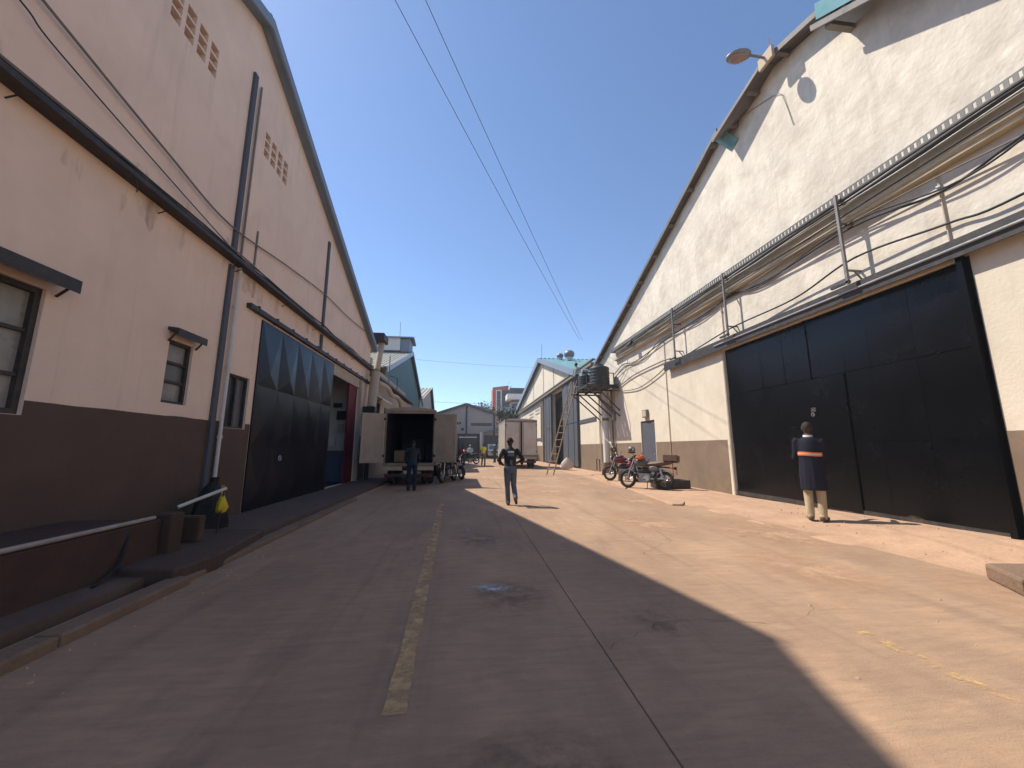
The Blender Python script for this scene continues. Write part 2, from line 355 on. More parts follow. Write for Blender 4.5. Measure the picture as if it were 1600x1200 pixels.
# ---------------------------------------------------------------- walls with real openings
def wall_mb(X, outer, holes, depth, s):               # wall in the plane x = X, s = direction into the building
    mb = MB(); loops = [[Vector((y, z, 0)) for y, z in outer]]
    for (y0, y1, z0, z1) in holes: loops.append([Vector((y0,z0,0)),Vector((y0,z1,0)),Vector((y1,z1,0)),Vector((y1,z0,0))])
    flat = [p for lp in loops for p in lp]; tris = tessellate_polygon(loops)
    mb.add([(X, p.x, p.y) for p in flat], [tuple(t) for t in tris])
    for lp in loops:
        n = len(lp); mb.add([(X, p.x, p.y) for p in lp] + [(X+s*depth, p.x, p.y) for p in lp], [(i, (i+1) % n, n+(i+1) % n, n+i) for i in range(n)])
    return mb
def corrugated(p00, p10, p01, n, amp, thick=None):    # sheet: p00->p10 across the ribs, p00->p01 along them
    p00, p10, p01 = Vector(p00), Vector(p10), Vector(p01); u = p10-p00; v = p01-p00; nn = u.cross(v).normalized()
    vs = []
    prof = [(0,0),(.35,0),(.45,1),(.9,1)]
    for k in range(n):
        for t, h in prof: vs.append(p00+u*((k+t)/n)+nn*amp*h)
    vs.append(p10+nn*0); m = len(vs); vs += [q+v for q in vs]
    return MB().add(vs, [(i, i+1, m+i+1, m+i) for i in range(m-1)])

# ======================= left warehouse
XL = -4.6
LW = thing('warehouse', 'cream and brown gabled warehouse on the left with navy sliding door', 'warehouse', (XL-5, 7.5, 0))
AP, AZ, EY, EZ = 7.45, 10.45, 17.75, 6.15
rk = lambda y: AZ - (abs(y-AP))*(AZ-EZ)/(EY-AP)
vents = []
for c0, zc in ((5.35,8.18),(8.07,8.08)):
    for i in range(4):
        for j in range(3): vents.append((c0+i*.285, c0+i*.285+.20, zc-.30+j*.205, zc-.30+j*.205+.165))
wins = dict(big=(2.95,4.5,1.74,3.1), small=(6.27,6.79,2.08,3.06), corner=(7.77,8.52,1.78,2.83))
door_hole = (8.72, 16.4, .08, 4.2)
wall = wall_mb(XL, [(-2.85,.0),(18.0,.0),(18.0,rk(18.0)),(AP,AZ),(-2.85,rk(-2.85))], list(wins.values())+vents+[door_hole], .22, -1).build('wall', m_cream_l, LW)
# brown paint band, cut round window and door
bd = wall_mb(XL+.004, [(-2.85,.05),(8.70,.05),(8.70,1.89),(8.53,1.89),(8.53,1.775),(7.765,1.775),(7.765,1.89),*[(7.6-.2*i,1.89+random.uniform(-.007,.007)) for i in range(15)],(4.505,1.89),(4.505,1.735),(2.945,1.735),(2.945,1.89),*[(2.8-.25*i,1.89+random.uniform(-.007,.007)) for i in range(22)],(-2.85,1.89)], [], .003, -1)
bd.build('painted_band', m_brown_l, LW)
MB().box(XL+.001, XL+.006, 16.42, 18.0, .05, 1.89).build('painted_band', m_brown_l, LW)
# backing behind openings and the far side of the building
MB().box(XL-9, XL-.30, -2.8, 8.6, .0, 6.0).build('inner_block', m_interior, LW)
for (y0, y1, z0, z1) in vents: MB().box(XL-.16, XL-.15, y0-.03, y1+.03, z0-.02, z1+.02).build('vent_block', m_cable_g, LW)
MB().box(XL-9, XL-.02, 17.86, 17.99, 0, 6.1).build('end_wall', m_cream_l, LW)
# roof: two slopes with a barge fascia
for sgn in (1, -1):
    y1 = AP+sgn*10.75; z1 = rk(y1)+.06
    r_ = corrugated((XL+.22, AP, AZ+.06), (XL-10, AP, AZ+.06), (XL+.22, y1, z1), 46, .03).build('roof', m_rooftin, LW, smooth=False)
    f = MB().prism([(AP, AZ+.11),(AP, AZ-.12),(y1, z1-.17),(y1, z1+.06)], 'x', XL+.20, XL+.26).build('barge_board', m_fascia, LW)
    MB().prism([(AP, AZ-.02),(AP, AZ-.07),(y1, z1-.12),(y1, z1-.07)], 'x', XL, XL+.20).build('soffit', m_fascia, LW)
MB().cyl((XL+.2, AP, AZ+.1), (XL-10, AP, AZ+.1), .12, n=8).build('ridge_cap', m_rooftin, LW)
# pilaster strips
MB().box(XL, XL+.05, 7.39, 7.51, 5.1, 9.15).build('pilaster_strip', m_grey_strip, LW)
MB().box(XL, XL+.05, 7.39, 7.51, .10, 4.86).build('pilaster_strip', m_grey_strip, LW)
MB().box(XL, XL+.05, 12.0, 12.13, 5.1, 7.95).build('pilaster_strip', m_grey_strip, LW)
MB().box(XL, XL+.05, 12.0, 12.13, 4.3, 4.86).build('pilaster_strip', m_grey_strip, LW)
MB().box(XL, XL+.025, 8.16, 8.20, 5.1, 6.0).build('thin_conduit', m_cable_g, LW)
# windows
def window(parent, X, r, s, mats, bars_z, bars_y, fw=.05):
    y0, y1, z0, z1 = r; g = X+s*.10
    w_ = MB().box(min(g,g+s*.03), max(g,g+s*.03), y0, y1, z0, z1)
    w_ = MB()
    for a, b, c, d in ((y0,y0+fw,z0,z1),(y1-fw,y1,z0,z1),(y0+fw,y1-fw,z0,z0+fw),(y0+fw,y1-fw,z1-fw,z1)): w_.box(min(g,g-s*.06), max(g,g-s*.06), a, b, c, d)
    for z in bars_z: w_.box(min(g,g-s*.045), max(g,g-s*.045), y0+fw, y1-fw, z-.02, z+.02)
    for y in bars_y: w_.box(min(g,g-s*.05), max(g,g-s*.05), y-.025, y+.025, z0+fw, z1-fw)
    W = w_.build('window', m_darksteel, parent)
    zz = [z0+fw]+list(bars_z)+[z1-fw]; yy = [y0+fw]+list(bars_y)+[y1-fw]
    k = 0
    for a, b in zip(zz[:-1], zz[1:]):
        for c, d in zip(yy[:-1], yy[1:]):
            MB().box(g-.006, g+.006, c, d, a, b).build('pane', mats[k % len(mats)], W); k += 1
    return W
w1 = window(LW, XL, wins['big'], -1, [m_pale_glass], (2.15,2.62), (3.72,), .06)
w2 = window(LW, XL, wins['small'], -1, [m_pale_glass, m_glass], (2.42,2.72), (), .045)
w3 = window(LW, XL, wins['corner'], -1, [m_glass2, m_glass], (), (8.17,), .04)
def hood(W, y0, y1, z, d, h):
    MB().add([(XL,y0,z),(XL,y1,z),(XL+d,y1,z-.02),(XL+d,y0,z-.02),(XL+d,y1,z-h),(XL+d,y0,z-h),(XL,y0,z-.05),(XL,y1,z-.05),(XL+d-.02,y1,z-.07),(XL+d-.02,y0,z-.07)],
             [(0,1,2,3),(3,2,4,5),(6,9,8,7),(9,5,4,8),(0,3,9,6),(1,7,8,2),(3,5,9),(2,8,4)]).build('window_hood', m_darksteel, W)
    for y in (y0+.03, y1-.03): MB().bar((XL+.01,y,z-.22),(XL+d-.03,y,z-.06),.02,.02).build('hood_bracket', m_darksteel, W)
hood(w1, 2.8, 4.62, 3.28, .22, .17); hood(w2, 6.2, 6.86, 3.24, .16, .14)
# cable ledge
MB().box(XL, XL+.20, -2.85, 18.3, 4.91, 4.985).build('ledge', m_darksteel, LW, bevel=.01)
for i in range(10): MB().bar((XL+.0,-1.9+i*1.9,4.80),(XL+.16,-1.9+i*1.9,4.87),.012,.012).build('ledge_bracket', m_darksteel, LW)
# sliding door: sheets with pressed diamond points, rail above
dr = MB().box(XL-.02, XL+.03, 8.72, 13.3, .10, 4.2).build('sliding_door', m_navy, LW)
dy = (13.3-8.75)/5
for i in range(5):
    a = 8.75+i*dy; b = a+dy-.02; c = (a+b)/2; x = XL+.031
    for (z0, z1) in ((2.75,4.17),(1.42,2.73),(.14,1.40)):
        zm = (z0+z1)/2; h = (.07 if z0 > 2 else .022)*random.uniform(.6,1.25); cc = c+random.uniform(-.05,.2)
        MB().add([(x,a,z0),(x,b,z0),(x,b,z1),(x,a,z1),(x+h,cc,z0+random.uniform(.2,.38)*(z1-z0))], [(0,1,4),(1,2,4),(2,3,4),(3,0,4)]).build('door_sheet', m_navy, dr)
MB().torus((XL+.10,9.95,1.16), .055, .014, 'x', 14, 6).build('door_ring', m_galv, dr)
MB().box(XL-.01, XL+.10, 8.1, 17.9, 4.26, 4.36).build('door_rail', m_darksteel, LW)
for i in range(12): MB().box(XL+.0, XL+.105, 8.4+i*.82, 8.44+i*.82, 4.25, 4.40).build('rail_bracket', m_darksteel, LW)
# open doorway behind: red leaf, pale room
MB().box(XL-.10, XL-.04, 15.35, 16.38, .1, 4.0).build('red_door_leaf', m_red, LW)
MB().box(XL-.05, XL+.03, 13.32, 16.4, 3.86, 4.2).build('lintel', m_buff, LW)
MB().box(XL-3.2, XL-3.0, 8.7, 17.8, .05, 5).build('inner_wall', m_white, LW)
MB().box(XL-3.0, XL-.24, 16.5, 16.6, 1.3, 4.6).build('inner_wall', m_white, LW); MB().box(XL-3.0, XL-.24, 16.49, 16.6, .05, 1.3).build('inner_dado', m_bluegrey, LW)
MB().box(XL-3.0, XL-.3, 8.62, 8.7, .05, 5).build('inner_wall', m_white_dirty, LW)
MB().box(XL-3.2, XL-.23, 8.7, 17.8, -.02, .02).build('inner_floor', m_pave, LW)
MB().box(XL-3.2, XL-.23, 8.7, 17.8, 4.6, 4.7).build('inner_ceiling', m_interior, LW)
MB().box(XL-.05, XL+.12, 16.42, 16.62, .08, 4.2).build('door_jamb', m_buff, LW)
for i, (y, z, dyy, h) in enumerate([(-5.30,2.05,.30,.35),(-5.35,2.55,.40,.35),(-5.65,1.45,.3,.4),(-5.5,3.05,.3,.16)]):
    t = thing('wall_cabinet', ['white box high on the room wall seen through the left doorway','dark notice frame on the room wall in the left doorway','pale cupboard low on the room wall inside the left doorway','small dark sign at the top of the room wall in the left doorway'][i], 'cabinet', (y, 16.4, z))
    MB().box(y, y+dyy, 16.3, 16.49, z, z+h).build('case', [m_white,m_blackv,m_white,m_blackv][i], t, bevel=.01); MB().box(y+.03, y+dyy-.03, 16.285, 16.3, z+.03, z+h-.03).build('front', [m_white_dirty,m_interior,m_white,m_interior][i], t)
# downpipe of the near corner: grey above, white plastic below
dp = thing('downpipe', 'thin downpipe beside the central strip of the left warehouse, white below', 'pipe', (XL+.08, 7.66, .3))
MB().tube([(XL+.04,7.66,9.05),(XL+.04,7.66,5.0)], .022, 8).build('upper_pipe', m_cable_g, dp, smooth=True)
MB().tube([(XL+.06,7.66,4.90),(XL+.06,7.66,.42)], .033, 8).build('lower_pipe', m_pvc, dp, smooth=True)
for z in (1.6,2.9,4.1): MB().cyl((XL+.06,7.66,z-.03),(XL+.06,7.66,z+.03),.043,n=10).build('collar', m_pvc, dp)
# loose cables on the left wall
def cable(name, pts, r, mat, label, n=7, seg=6, cat='cable', group=None):
    return MB().tube(spline(pts, n), r, seg).build(name, mat, smooth=True, label=label, cat=cat, group=group)
cable('sagging_cable', [(XL+.06,2.2,6.35),(XL+.06,3.87,6.05),(XL+.06,5.6,5.75),(XL+.06,7.2,5.55),(XL+.06,9.5,5.85),(XL+.06,11.96,6.13),(XL+.06,14.2,6.2),(XL+.06,16.3,6.36),(XL+.08,17.6,6.5)], .016, m_cable_g, 'long grey cable sagging across the left gable wall above the ledge')
cable('thin_cable', [(XL+.06,2.6,6.0),(XL+.06,3.68,5.82),(XL+.06,4.1,5.68),(XL+.06,6,5.35),(XL+.1,7.85,5.02)], .009, m_cable, 'thin straight cable dropping to the ledge on the left wall')
cb = thing('cable_bundle', 'loose dark bundle of cables lying along the left wall ledge', 'cables', (XL+.15, 8, 4.99))
rnd = random.Random(2)
for k in range(7):
    x = XL+.03+.023*k; MB().tube(spline([(x+rnd.uniform(-.02,.03), y, 5.005+rnd.uniform(0,.06)+.018*(k % 3)) for y in [-2+1.05*i for i in range(20)]], 3), .012+.004*(k % 2), 5).build('cable', [m_cable,m_cable_g][k == 5], cb, smooth=True)
for i, (y, l_) in enumerate([(4.9,.22),(6.1,.15),(7.0,.25),(9.6,.18)]):
    MB().tube(spline([(XL+.22,y,4.9),(XL+.3,y+.05,4.8),(XL+.28,y+.1,4.88-l_)],4), .007, 5).build('loose_end', m_cable, cb, smooth=True)
# things at the foot of the left wall
bag = thing('plastic_bag', 'yellow plastic bag hanging from a pipe at the left wall', 'bag', (-3.65,6.4,.40))
prof = [(.012,.66),(.03,.60),(.025,.56),(.05,.50),(.085,.40),(.10,.30),(.08,.22),(.03,.185)]
mb = MB(); n = 14
vs = []
for k, (r_, z) in enumerate(prof):
    for i in range(n): a = 2*math.pi*i/n; q = r_*(1+.22*math.sin(3*a+k*1.3)+.1*math.sin(7*a+k)); vs.append((-3.65+.68*q*math.cos(a), 6.4+.75*q*math.sin(a), .78-(.66-z)*.72))
mb.add(vs, [(k*n+i, k*n+(i+1) % n, (k+1)*n+(i+1) % n, (k+1)*n+i) for k in range(len(prof)-1) for i in range(n)] + [tuple(range(n)), tuple(range((len(prof)-1)*n, len(prof)*n))])
mb.build('sack', m_yellowbag, bag, smooth=True)
MB().tube([(-3.65,6.4,.77),(-3.66,6.37,.84),(-3.66,6.43,.84),(-3.65,6.4,.77)], .008, 5).build('handle', m_yellowbag, bag)
hp = thing('hose_stand', 'white angled pipe on a dark rod near the yellow bag', 'pipe', (-3.6,6.2,.1))
MB().tube([(-3.95,5.95,.60),(-3.62,6.42,.80)], .024, 8).build('pipe', m_pvc, hp, smooth=True)
MB().tube([(-3.64,6.4,.79),(-3.62,6.3,.12)], .012, 6).build('rod', m_cable, hp)
db = thing('dark_sack', 'black crumpled sack heaped against the left wall behind the yellow bag', 'sack', (-4.2,7.1,.1))
mb = MB(); vs = []
prof = [(.26,0),(.30,.12),(.27,.30),(.22,.5),(.13,.66),(.06,.74),(.08,.82)]
for k, (r_, z) in enumerate(prof):
    for i in range(n): a = 2*math.pi*i/n; q = r_*(1+.14*math.sin(3*a+k*.9)+.09*math.sin(5*a+2*k)); vs.append((-4.22+q*.8*math.cos(a), 7.12+q*math.sin(a), .095+z))
mb.add(vs, [(k*n+i, k*n+(i+1) % n, (k+1)*n+(i+1) % n, (k+1)*n+i) for k in range(len(prof)-1) for i in range(n)] + [tuple(range(n)), tuple(range((len(prof)-1)*n, len(prof)*n))])
mb.build('sack_body', m_rubber, db, smooth=True); MB().torus((-4.22,7.12,.83), .06, .012, 'z', 10, 5).build('tie', m_cable, db)
MB().tube(spline([(-3.85,4.2,.12),(-3.75,4.5,.45),(-3.62,4.75,.5),(-3.55,4.6,.2),(-3.5,4.3,.1)],5), .016, 7).build('black_hose', m_rubber, smooth=True, label='black hose curling down the plinth wall by the step', cat='hose')

# ======================= right warehouse
XR = 7.87
RW = thing('warehouse', 'sunlit cream and brown gabled warehouse on the right with huge black sliding door', 'warehouse', (XR+5, 8, 0))
AP2, AZ2 = 8.1, 11.6
def rk2(y): return 11.27-(y-9.85)*.384 if y > 9.85 else (11.38-(y-7.8)*.05 if y > 7.8 else 11.38-(7.8-y)*.305)
rdoor = (4.98, 10.92, .0, 4.42); rsmall = (15.66, 17.0, .05, 2.6)
wall_mb(XR, [(-7,-.05),(22.7,-.05),(22.7,4.7),(-7,4.7)], [rdoor, rsmall], .25, 1).build('wall', m_cream_r, RW)
MB().prism([(-7,4.7),(22.7,4.7),(22.7,rk2(22.7)),(9.85,rk2(9.85)),(7.8,11.38),(-7,rk2(-7))], 'x', XR, XR+.25).build('gable_wall', m_cream_rough, RW)
for a, b in ((-7,4.96),(10.94,15.62),(17.03,22.7)):
    MB().box(XR-.005, XR-.001, a, b, -.05, 1.65).build('painted_band', m_brown, RW)
MB().box(XR+.28, XR+9, -6.9, 22.6, .0, 6).build('inner_block', m_interior, RW)
MB().box(XR, XR+9, 22.6, 22.72, -.05, 6.1).build('end_wall', m_cream_r, RW)
for y0, y1, ov in ((9.85, 23.3, .27), (7.8, -6.6, .37)):
    z0, z1 = rk2(y0+1e-4 if y0 > 9 else y0)+.06, rk2(y1)+.06
    corrugated((XR-ov, y0, z0), (XR+9, y0, z0), (XR-ov, y1, z1), 40, .03).build('roof', m_rooftin, RW)
    MB().prism([(y0,z0+.03),(y0,z0-.12),(y1,z1-.12),(y1,z1+.03)], 'x', XR-ov-.02, XR-ov+.02).build('barge_board', m_rooftin, RW)
    for k in range(10):
        y = y0+(y1-y0)*(.03+k*.105); z = rk2(y)+.05; MB().box(XR-ov+.03, XR, y-.05, y+.05, z-.13, z-.02).build('purlin_end', m_cable_g, RW)
# a cap of sheets near the apex that juts out farther than the long slope
MB().add([(XR-.40,7.8,11.44),(XR-.60,9.68,10.78),(XR+.6,9.95,11.52),(XR+.6,7.8,11.60),(XR-.40,7.8,11.34),(XR-.60,9.68,10.66),(XR+.6,9.95,11.44),(XR+.6,7.8,11.52)],[(0,1,2,3),(7,6,5,4),(0,4,5,1),(1,5,6,2)]).build('upper_roof_sheet', m_rooftin, RW)
for k in range(2): yk = 8.4+.9*k; zk = 11.44-(yk-7.8)*.214; MB().box(XR-.36, XR-.01, yk-.05, yk+.05, zk-.22, zk-.10).build('purlin_end', m_cable_g, RW)
# patched flashing
MB().add([(XR-.30,9.9,10.92),(XR-.30,9.5,10.98),(XR-.03,9.3,10.5),(XR-.03,9.65,10.4)], [(0,1,2,3)]).build('teal_flashing', m_teal, RW)
ln = MB(); ln.add([(XR-.62,6.15,10.42),(XR-.62,2.6,8.05),(XR+.02,2.6,8.55),(XR+.02,6.2,10.85)], [(0,1,2,3)]); ln.build('lower_roof_sheet', m_rooftin, RW)
MB().prism([(6.2,10.46),(2.6,8.09),(2.6,7.95),(6.2,10.32)], 'x', XR-.66, XR-.61).build('lower_barge_board', m_rooftin, RW)
MB().add([(XR-.6,6.1,10.5),(XR-.6,4.0,9.1),(XR-.5,4.4,10.0),(XR-.5,5.6,10.6),(XR-.52,6.15,11.0)], [(0,1,2,3,4)]).build('teal_sheet', m_teal, RW)
for y, z in ((5.9,10.12),(4.6,9.26),(3.3,8.4)): MB().box(XR-.58, XR, y-.06, y+.06, z-.06, z+.05).build('purlin_end', m_cable_g, RW)
# black sliding door in sheets
D = MB().box(XR+.10, XR+.14, 4.98, 10.92, .04, 4.40).build('sliding_door', m_black, RW)
x0, x1 = XR+.075, XR+.099
colsA = [8.06,8.75,9.5,10.2,10.9]; colsB = [5.0,5.85,6.65,7.18,8.02]
for cols in (colsA, colsB):
    for a, b in zip(cols[:-1], cols[1:]):
        for c, d in ((.05,1.52),(1.54,2.98),(3.0,4.39)):
            wick = (a > 7.1 and b < 8.05 and d < 3)
            if wick: continue
            jj = [random.uniform(-.009,.006) for _ in range(4)]; cx_ = random.uniform(-.012,.004); ya, yb = a+.0025, b-.0025
            MB().add([(x0+jj[0],ya,c),(x0+jj[1],yb,c),(x0+jj[2],yb,d),(x0+jj[3],ya,d),(x0+cx_,(ya+yb)/2,(c+d)/2),(x1,ya,c),(x1,yb,c),(x1,yb,d),(x1,ya,d)],[(0,1,4),(1,2,4),(2,3,4),(3,0,4),(5,6,1,0),(6,7,2,1),(7,8,3,2),(8,5,0,3),(8,7,6,5)]).build('door_sheet', m_black, D, smooth=True)
wk = MB().box(x0-.03, x1-.01, 7.21, 8.0, .10, 2.97).build('wicket_door', m_black, RW, bevel=.006)
MB().box(x0-.05, x0-.03, 7.95, 8.08, 2.22, 2.32).build('lock_plate', m_darksteel, wk, bevel=.005); MB().torus((x0-.07,8.02,2.16), .035, .012, 'x', 12, 6).build('padlock_ring', m_chrome, wk)
MB().box(x0-.025, x0-.001, 8.0, 8.06, .05, 4.4).build('leaf_stile', m_black, D)
MB().box(x0-.02, x0-.001, 5.0, 10.9, .05, .16).build('bottom_rail', m_darksteel, D)
for y in (4.9, 10.99): MB().box(XR-.012, XR-.006, y-.05, y+.05, .0, 4.42).build('door_edge_trim', m_black if y < 6 else m_cream_r, RW)
MB().box(XR-.09, XR-.006, 4.90, 4.98, .0, 4.44).build('door_edge_post', m_black, RW)
# track beam above the door
MB().box(XR-.20, XR-.0, -3, 14.2, 4.58, 4.70).build('door_track', m_darksteel, RW); MB().box(XR-.20, XR-.17, -3, 14.2, 4.40, 4.58).build('track_lip', m_darksteel, RW)
MB().tube([(XR-.23,-3,4.56),(XR-.23,5,4.55),(XR-.23,11,4.57)], .018, 7).build('track_conduit', m_galv, RW, smooth=True)
# small grey door
sd_ = MB().box(XR+.05, XR+.10, 15.68, 16.98, .06, 2.58).build('small_door', m_grey_strip, RW); MB().box(XR+.02, XR+.05, 15.8, 15.86, 1.1, 1.2).build('handle', m_galv, sd_)
# stand-off posts, perforated cable tray, cables
m_tray = M('dull_tray_steel',(.13,.125,.12),.55,.2,4,(.08,.06,.05),.4,6,metal=.3)
tr = thing('cable_tray', 'perforated steel cable tray running along the right gable wall', 'cable tray', (XR-.2, 12, 6.5))
X_ = XR-.26
MB().box(X_-.006, X_+.006, -2, 19.6, 6.63, 6.655).build('upper_rail', m_tray, tr); MB().box(X_-.006, X_+.006, -2, 19.6, 6.50, 6.53).build('lower_rail', m_tray, tr)
mb = MB()
y = -2
while y < 19.6: mb.box(X_-.005, X_+.005, y, y+.06, 6.53, 6.63); y += .10
mb.build('perforated_web', m_tray, tr, kind='stuff')
MB().box(X_, XR-.01, -2, 19.6, 6.485, 6.50).build('tray_floor', m_tray, tr)
for k, (z, xx) in enumerate(((6.44,.23),(6.40,.27),(6.37,.21))): MB().tube(spline([(XR-xx, yy, z+.02*math.sin(yy*1.7+k)) for yy in range(-2,20)],2), .016, 6).build('conduit', [m_galv,m_cable,m_galv][k], tr, smooth=True)
lg = thing('cable_ledge', 'lower timber ledge carrying pale conduits under the right cable tray', 'ledge', (XR-.1, 12, 6.0))
MB().box(XR-.16, XR, -2, 19.5, 6.02, 6.10).build('ledge', m_cable_y, lg, bevel=.01)
for k in range(3): MB().tube(spline([(XR-.17-.03*k, yy, 6.12+.03*math.sin(yy*.9+2*k)+.02*k) for yy in range(-2,20)],3), .017, 6).build('conduit', [m_cable_y,m_cable_y,m_cable][k], lg, smooth=True)
names = ['steel stand-off post above the right end of the black door', 'steel stand-off post above the middle of the black door by the wicket', 'steel stand-off post above the left end of the black door', 'steel stand-off post over the cream wall left of the black door']
for lab, y in zip(names[:1]+names[2:], (6.5, 10.15, 13.1)):
    t = thing('stand_off_post', lab, 'post', (XR-.3, y, 4.7), group='posts holding the cable tray')
    MB().bar((XR-.33,y,4.66),(XR-.33,y,6.62),.05,.05).build('post', m_steel, t)
    for z in (4.95, 5.98): MB().bar((XR-.33,y,z),(XR,y,z),.035,.035).build('arm', m_steel, t)
    MB().bar((XR-.20,y-.03,4.95),(XR,y-.03,4.72),.025,.025).build('brace', m_steel, t)
    MB().obox((XR-.33,y+.16,4.70),(.05,.4,.05)).build('foot', m_darksteel, t)
xx = XR-.07
cable('wall_cable', [(xx-.06,0,6.3),(xx-.06,2.5,6.0),(xx-.06,4,5.77),(xx,5,5.64),(xx-.1,6.4,5.85),(xx,8.8,5.80),(xx,10.2,5.93),(xx,11.6,5.84),(xx,14.2,5.70),(xx,17,5.45),(xx,18.5,5.62),(xx,19.7,5.35)], .022, m_cable, 'thick black cable waving along the right wall below the ledge')
cable('wall_cable', [(xx-.05,0,6.45),(xx-.06,3,6.02),(xx-.06,4.6,5.62),(xx-.1,6.5,5.95),(xx,9,5.74),(xx-.02,10.2,5.97),(xx,12,5.72),(xx,14.4,5.82),(xx,16.2,5.4),(xx,18.1,5.42),(xx,19.8,5.15)], .016, m_cable, 'thinner black cable crossing over the waving one on the right wall')
cable('wall_cable', [(xx-.04,0,5.9),(xx-.05,3.2,5.75),(xx-.08,5.2,5.9),(xx-.08,7.4,6.0),(xx-.06,9.4,5.93)], .014, m_cable_g, 'grey cable hugging the underside of the right ledge near the picture edge')
cable('wall_cable', [(xx,1,5.3),(xx,4.1,4.98),(xx,5.0,5.06),(xx-.1,6.45,5.20),(xx,8.06,4.98),(xx-.1,10.2,4.92),(xx,12.7,4.74),(xx,13.6,4.78)], .020, m_cable, 'black cable sagging between posts just above the black door')
cable('wall_cable', [(xx,13.9,4.86),(xx,14.8,4.90),(xx,17.3,4.84),(xx,19.0,4.63),(xx-.2,20,4.66)], .026, m_cable_g, 'upper grey pipe arching from the door track to the water tank')
cable('wall_cable', [(xx,14.0,4.72),(xx,15.0,4.42),(xx,16.7,4.16),(xx,18.4,4.25),(xx,20.2,4.52)], .022, m_cable_g, 'lower pipe sagging from the door track to the water tank')
cable('wall_cable', [(xx,17.9,5.75),(xx,18.1,5.4),(xx,18.7,5.0),(xx,19.4,4.7)], .014, m_cable_g, 'short thin cable dropping from the ledge towards the water tank')
for i, (y, z0, z1, lab) in enumerate([(14.4,.05,5.75,'thin vertical conduit on the cream wall right of the small door'),(10.75,4.72,5.85,'short vertical conduit above the left corner of the black door'),(5.03,4.70,6.0,'short vertical conduit above the right corner of the black door')]):
    t = thing('wall_conduit', lab, 'conduit', (XR-.02, y, z0)); MB().tube([(XR-.025,y,z0),(XR-.025,y,z1)], .016, 6).build('pipe', m_buff, t); MB().box(XR-.05,XR,y-.03,y+.03,z0+(z1-z0)*.8,z0+(z1-z0)*.8+.05).build('clip', m_galv, t)
# crack-like stray wire under the street lamp
cable('stray_wire', [(XR-.02,8.95,11.0),(XR-.02,8.3,10.75),(XR-.04,7.75,10.45),(XR-.02,7.62,10.0),(XR-.02,7.5,9.3)], .008, m_cable_g, 'frayed thin wire drooping on the plaster below the street lamp')
# boxes on the wall
for i, (y, z, wd, h, lab) in enumerate([(16.35,2.74,.42,.34,'small grey meter box on the cream wall above the small door'),(20.1,2.85,.32,.42,'small grey box on the wall behind the downpipe')]):
    t = thing('meter_box', lab, 'box', (XR-.1,y,z)); MB().box(XR-.12,XR,y-wd/2,y+wd/2,z,z+h).build('case', m_cable_g, t, bevel=.01); MB().box(XR-.128,XR-.12,y-wd/2+.04,y+wd/2-.04,z+.04,z+h-.04).build('lid', m_buff, t)
# flood light on the tray, street lamp at the gable
t = thing('flood_light', 'small flood light hanging from the far end of the right cable tray', 'light', (XR-.3,16.9,6.2)); MB().obox((XR-.36,16.9,6.28),(.12,.3,.2),Matrix.Rotation(.5,3,'Y')).build('housing', m_darksteel, t); MB().bar((XR-.3,16.9,6.36),(XR-.26,16.9,6.5),.03,.03).build('bracket', m_darksteel, t)
sl = thing('street_lamp', 'old cobra head street lamp jutting from the right gable edge', 'lamp', (XR-.5, 8.0, 11.5))
MB().box(XR-.50,XR-.42,7.35,7.8,11.1,11.42).build('mounting_box', m_buff, sl)
MB().tube([(XR-.46,7.58,11.28),(XR-.66,7.64,11.38),(XR-.85,7.70,11.47)], .03, 8).build('arm', m_steel, sl, smooth=True)
rot = Vector((-.75,.35,.10)).to_track_quat('X','Z').to_matrix()
MB().sphere((XR-1.05,7.78,11.50),(.30,.19,.11),16,10,rot).build('housing', m_steel, sl, smooth=True)
MB().sphere((XR-1.07,7.79,11.45),(.22,.15,.11),14,8,rot).build('lens', M('lamp_lens',(.30,.20,.16),.25,.2,4), sl, smooth=True)
MB().tube([(XR+.05,7.95,11.6),(XR+.05,7.95,12.4)], .012, 5).build('roof_aerial', m_cable_g, label='thin aerial rod on the ridge above the street lamp', cat='aerial')
# concrete stub at the right picture edge
MB().prism([(5.25,3.35),(5.75,3.15),(6.4,3.35),(6.3,3.75),(5.6,3.85)], 'z', .0, .17).build('concrete_stub', m_kerb, bevel=.03, label='broken concrete stub on the dirt at the right edge', cat='concrete')

# ======================= second building on the left (low front annex, blue-green gable behind, ridge monitor)
L2 = thing('warehouse', 'second left warehouse with blue-green sheet gable and white ridge monitor', 'warehouse', (-9, 33, 0))
annex_holes = [(18.7,20.6,2.2,3.7),(21.6,23.0,1.2,3.6),(24.2,27.0,.1,3.4)]
wall_mb(XL-.02, [(18.05,0),(42,0),(42,4.7),(18.05,4.7)], annex_holes, .2, -1).build('front_wall', m_buff, L2)
MB().box(XL-3, XL-.30, 18.1, 42, 0, 4.6).build('inner_block', m_interior, L2)
for (a, b, c, d) in annex_holes[:2]: 
    W_ = window(L2, XL-.02, (a,b,c,d), -1, [m_glass2], (), ((a+b)/2,), .06)
MB().prism([(XL+.24,4.90),(XL-.6,5.08),(XL-.6,5.0),(XL+.24,4.80)], 'y', 18.31, 31.5).build('eave_sheet', m_rooftin, L2)
MB().box(XL-.75, XL-.55, 20.4, 31.5, 4.9, 5.75).build('parapet', m_buff, L2); MB().box(XL-.75, XL-.50, 20.2, 20.45, 4.9, 6.05).build('parapet_pier', m_buff, L2)
gx = -5.5; gA = (35.3, 10.05); gN = (25.3, 6.6); gF = (44.0, 6.3)
ng = 34
vs = []; fs = []
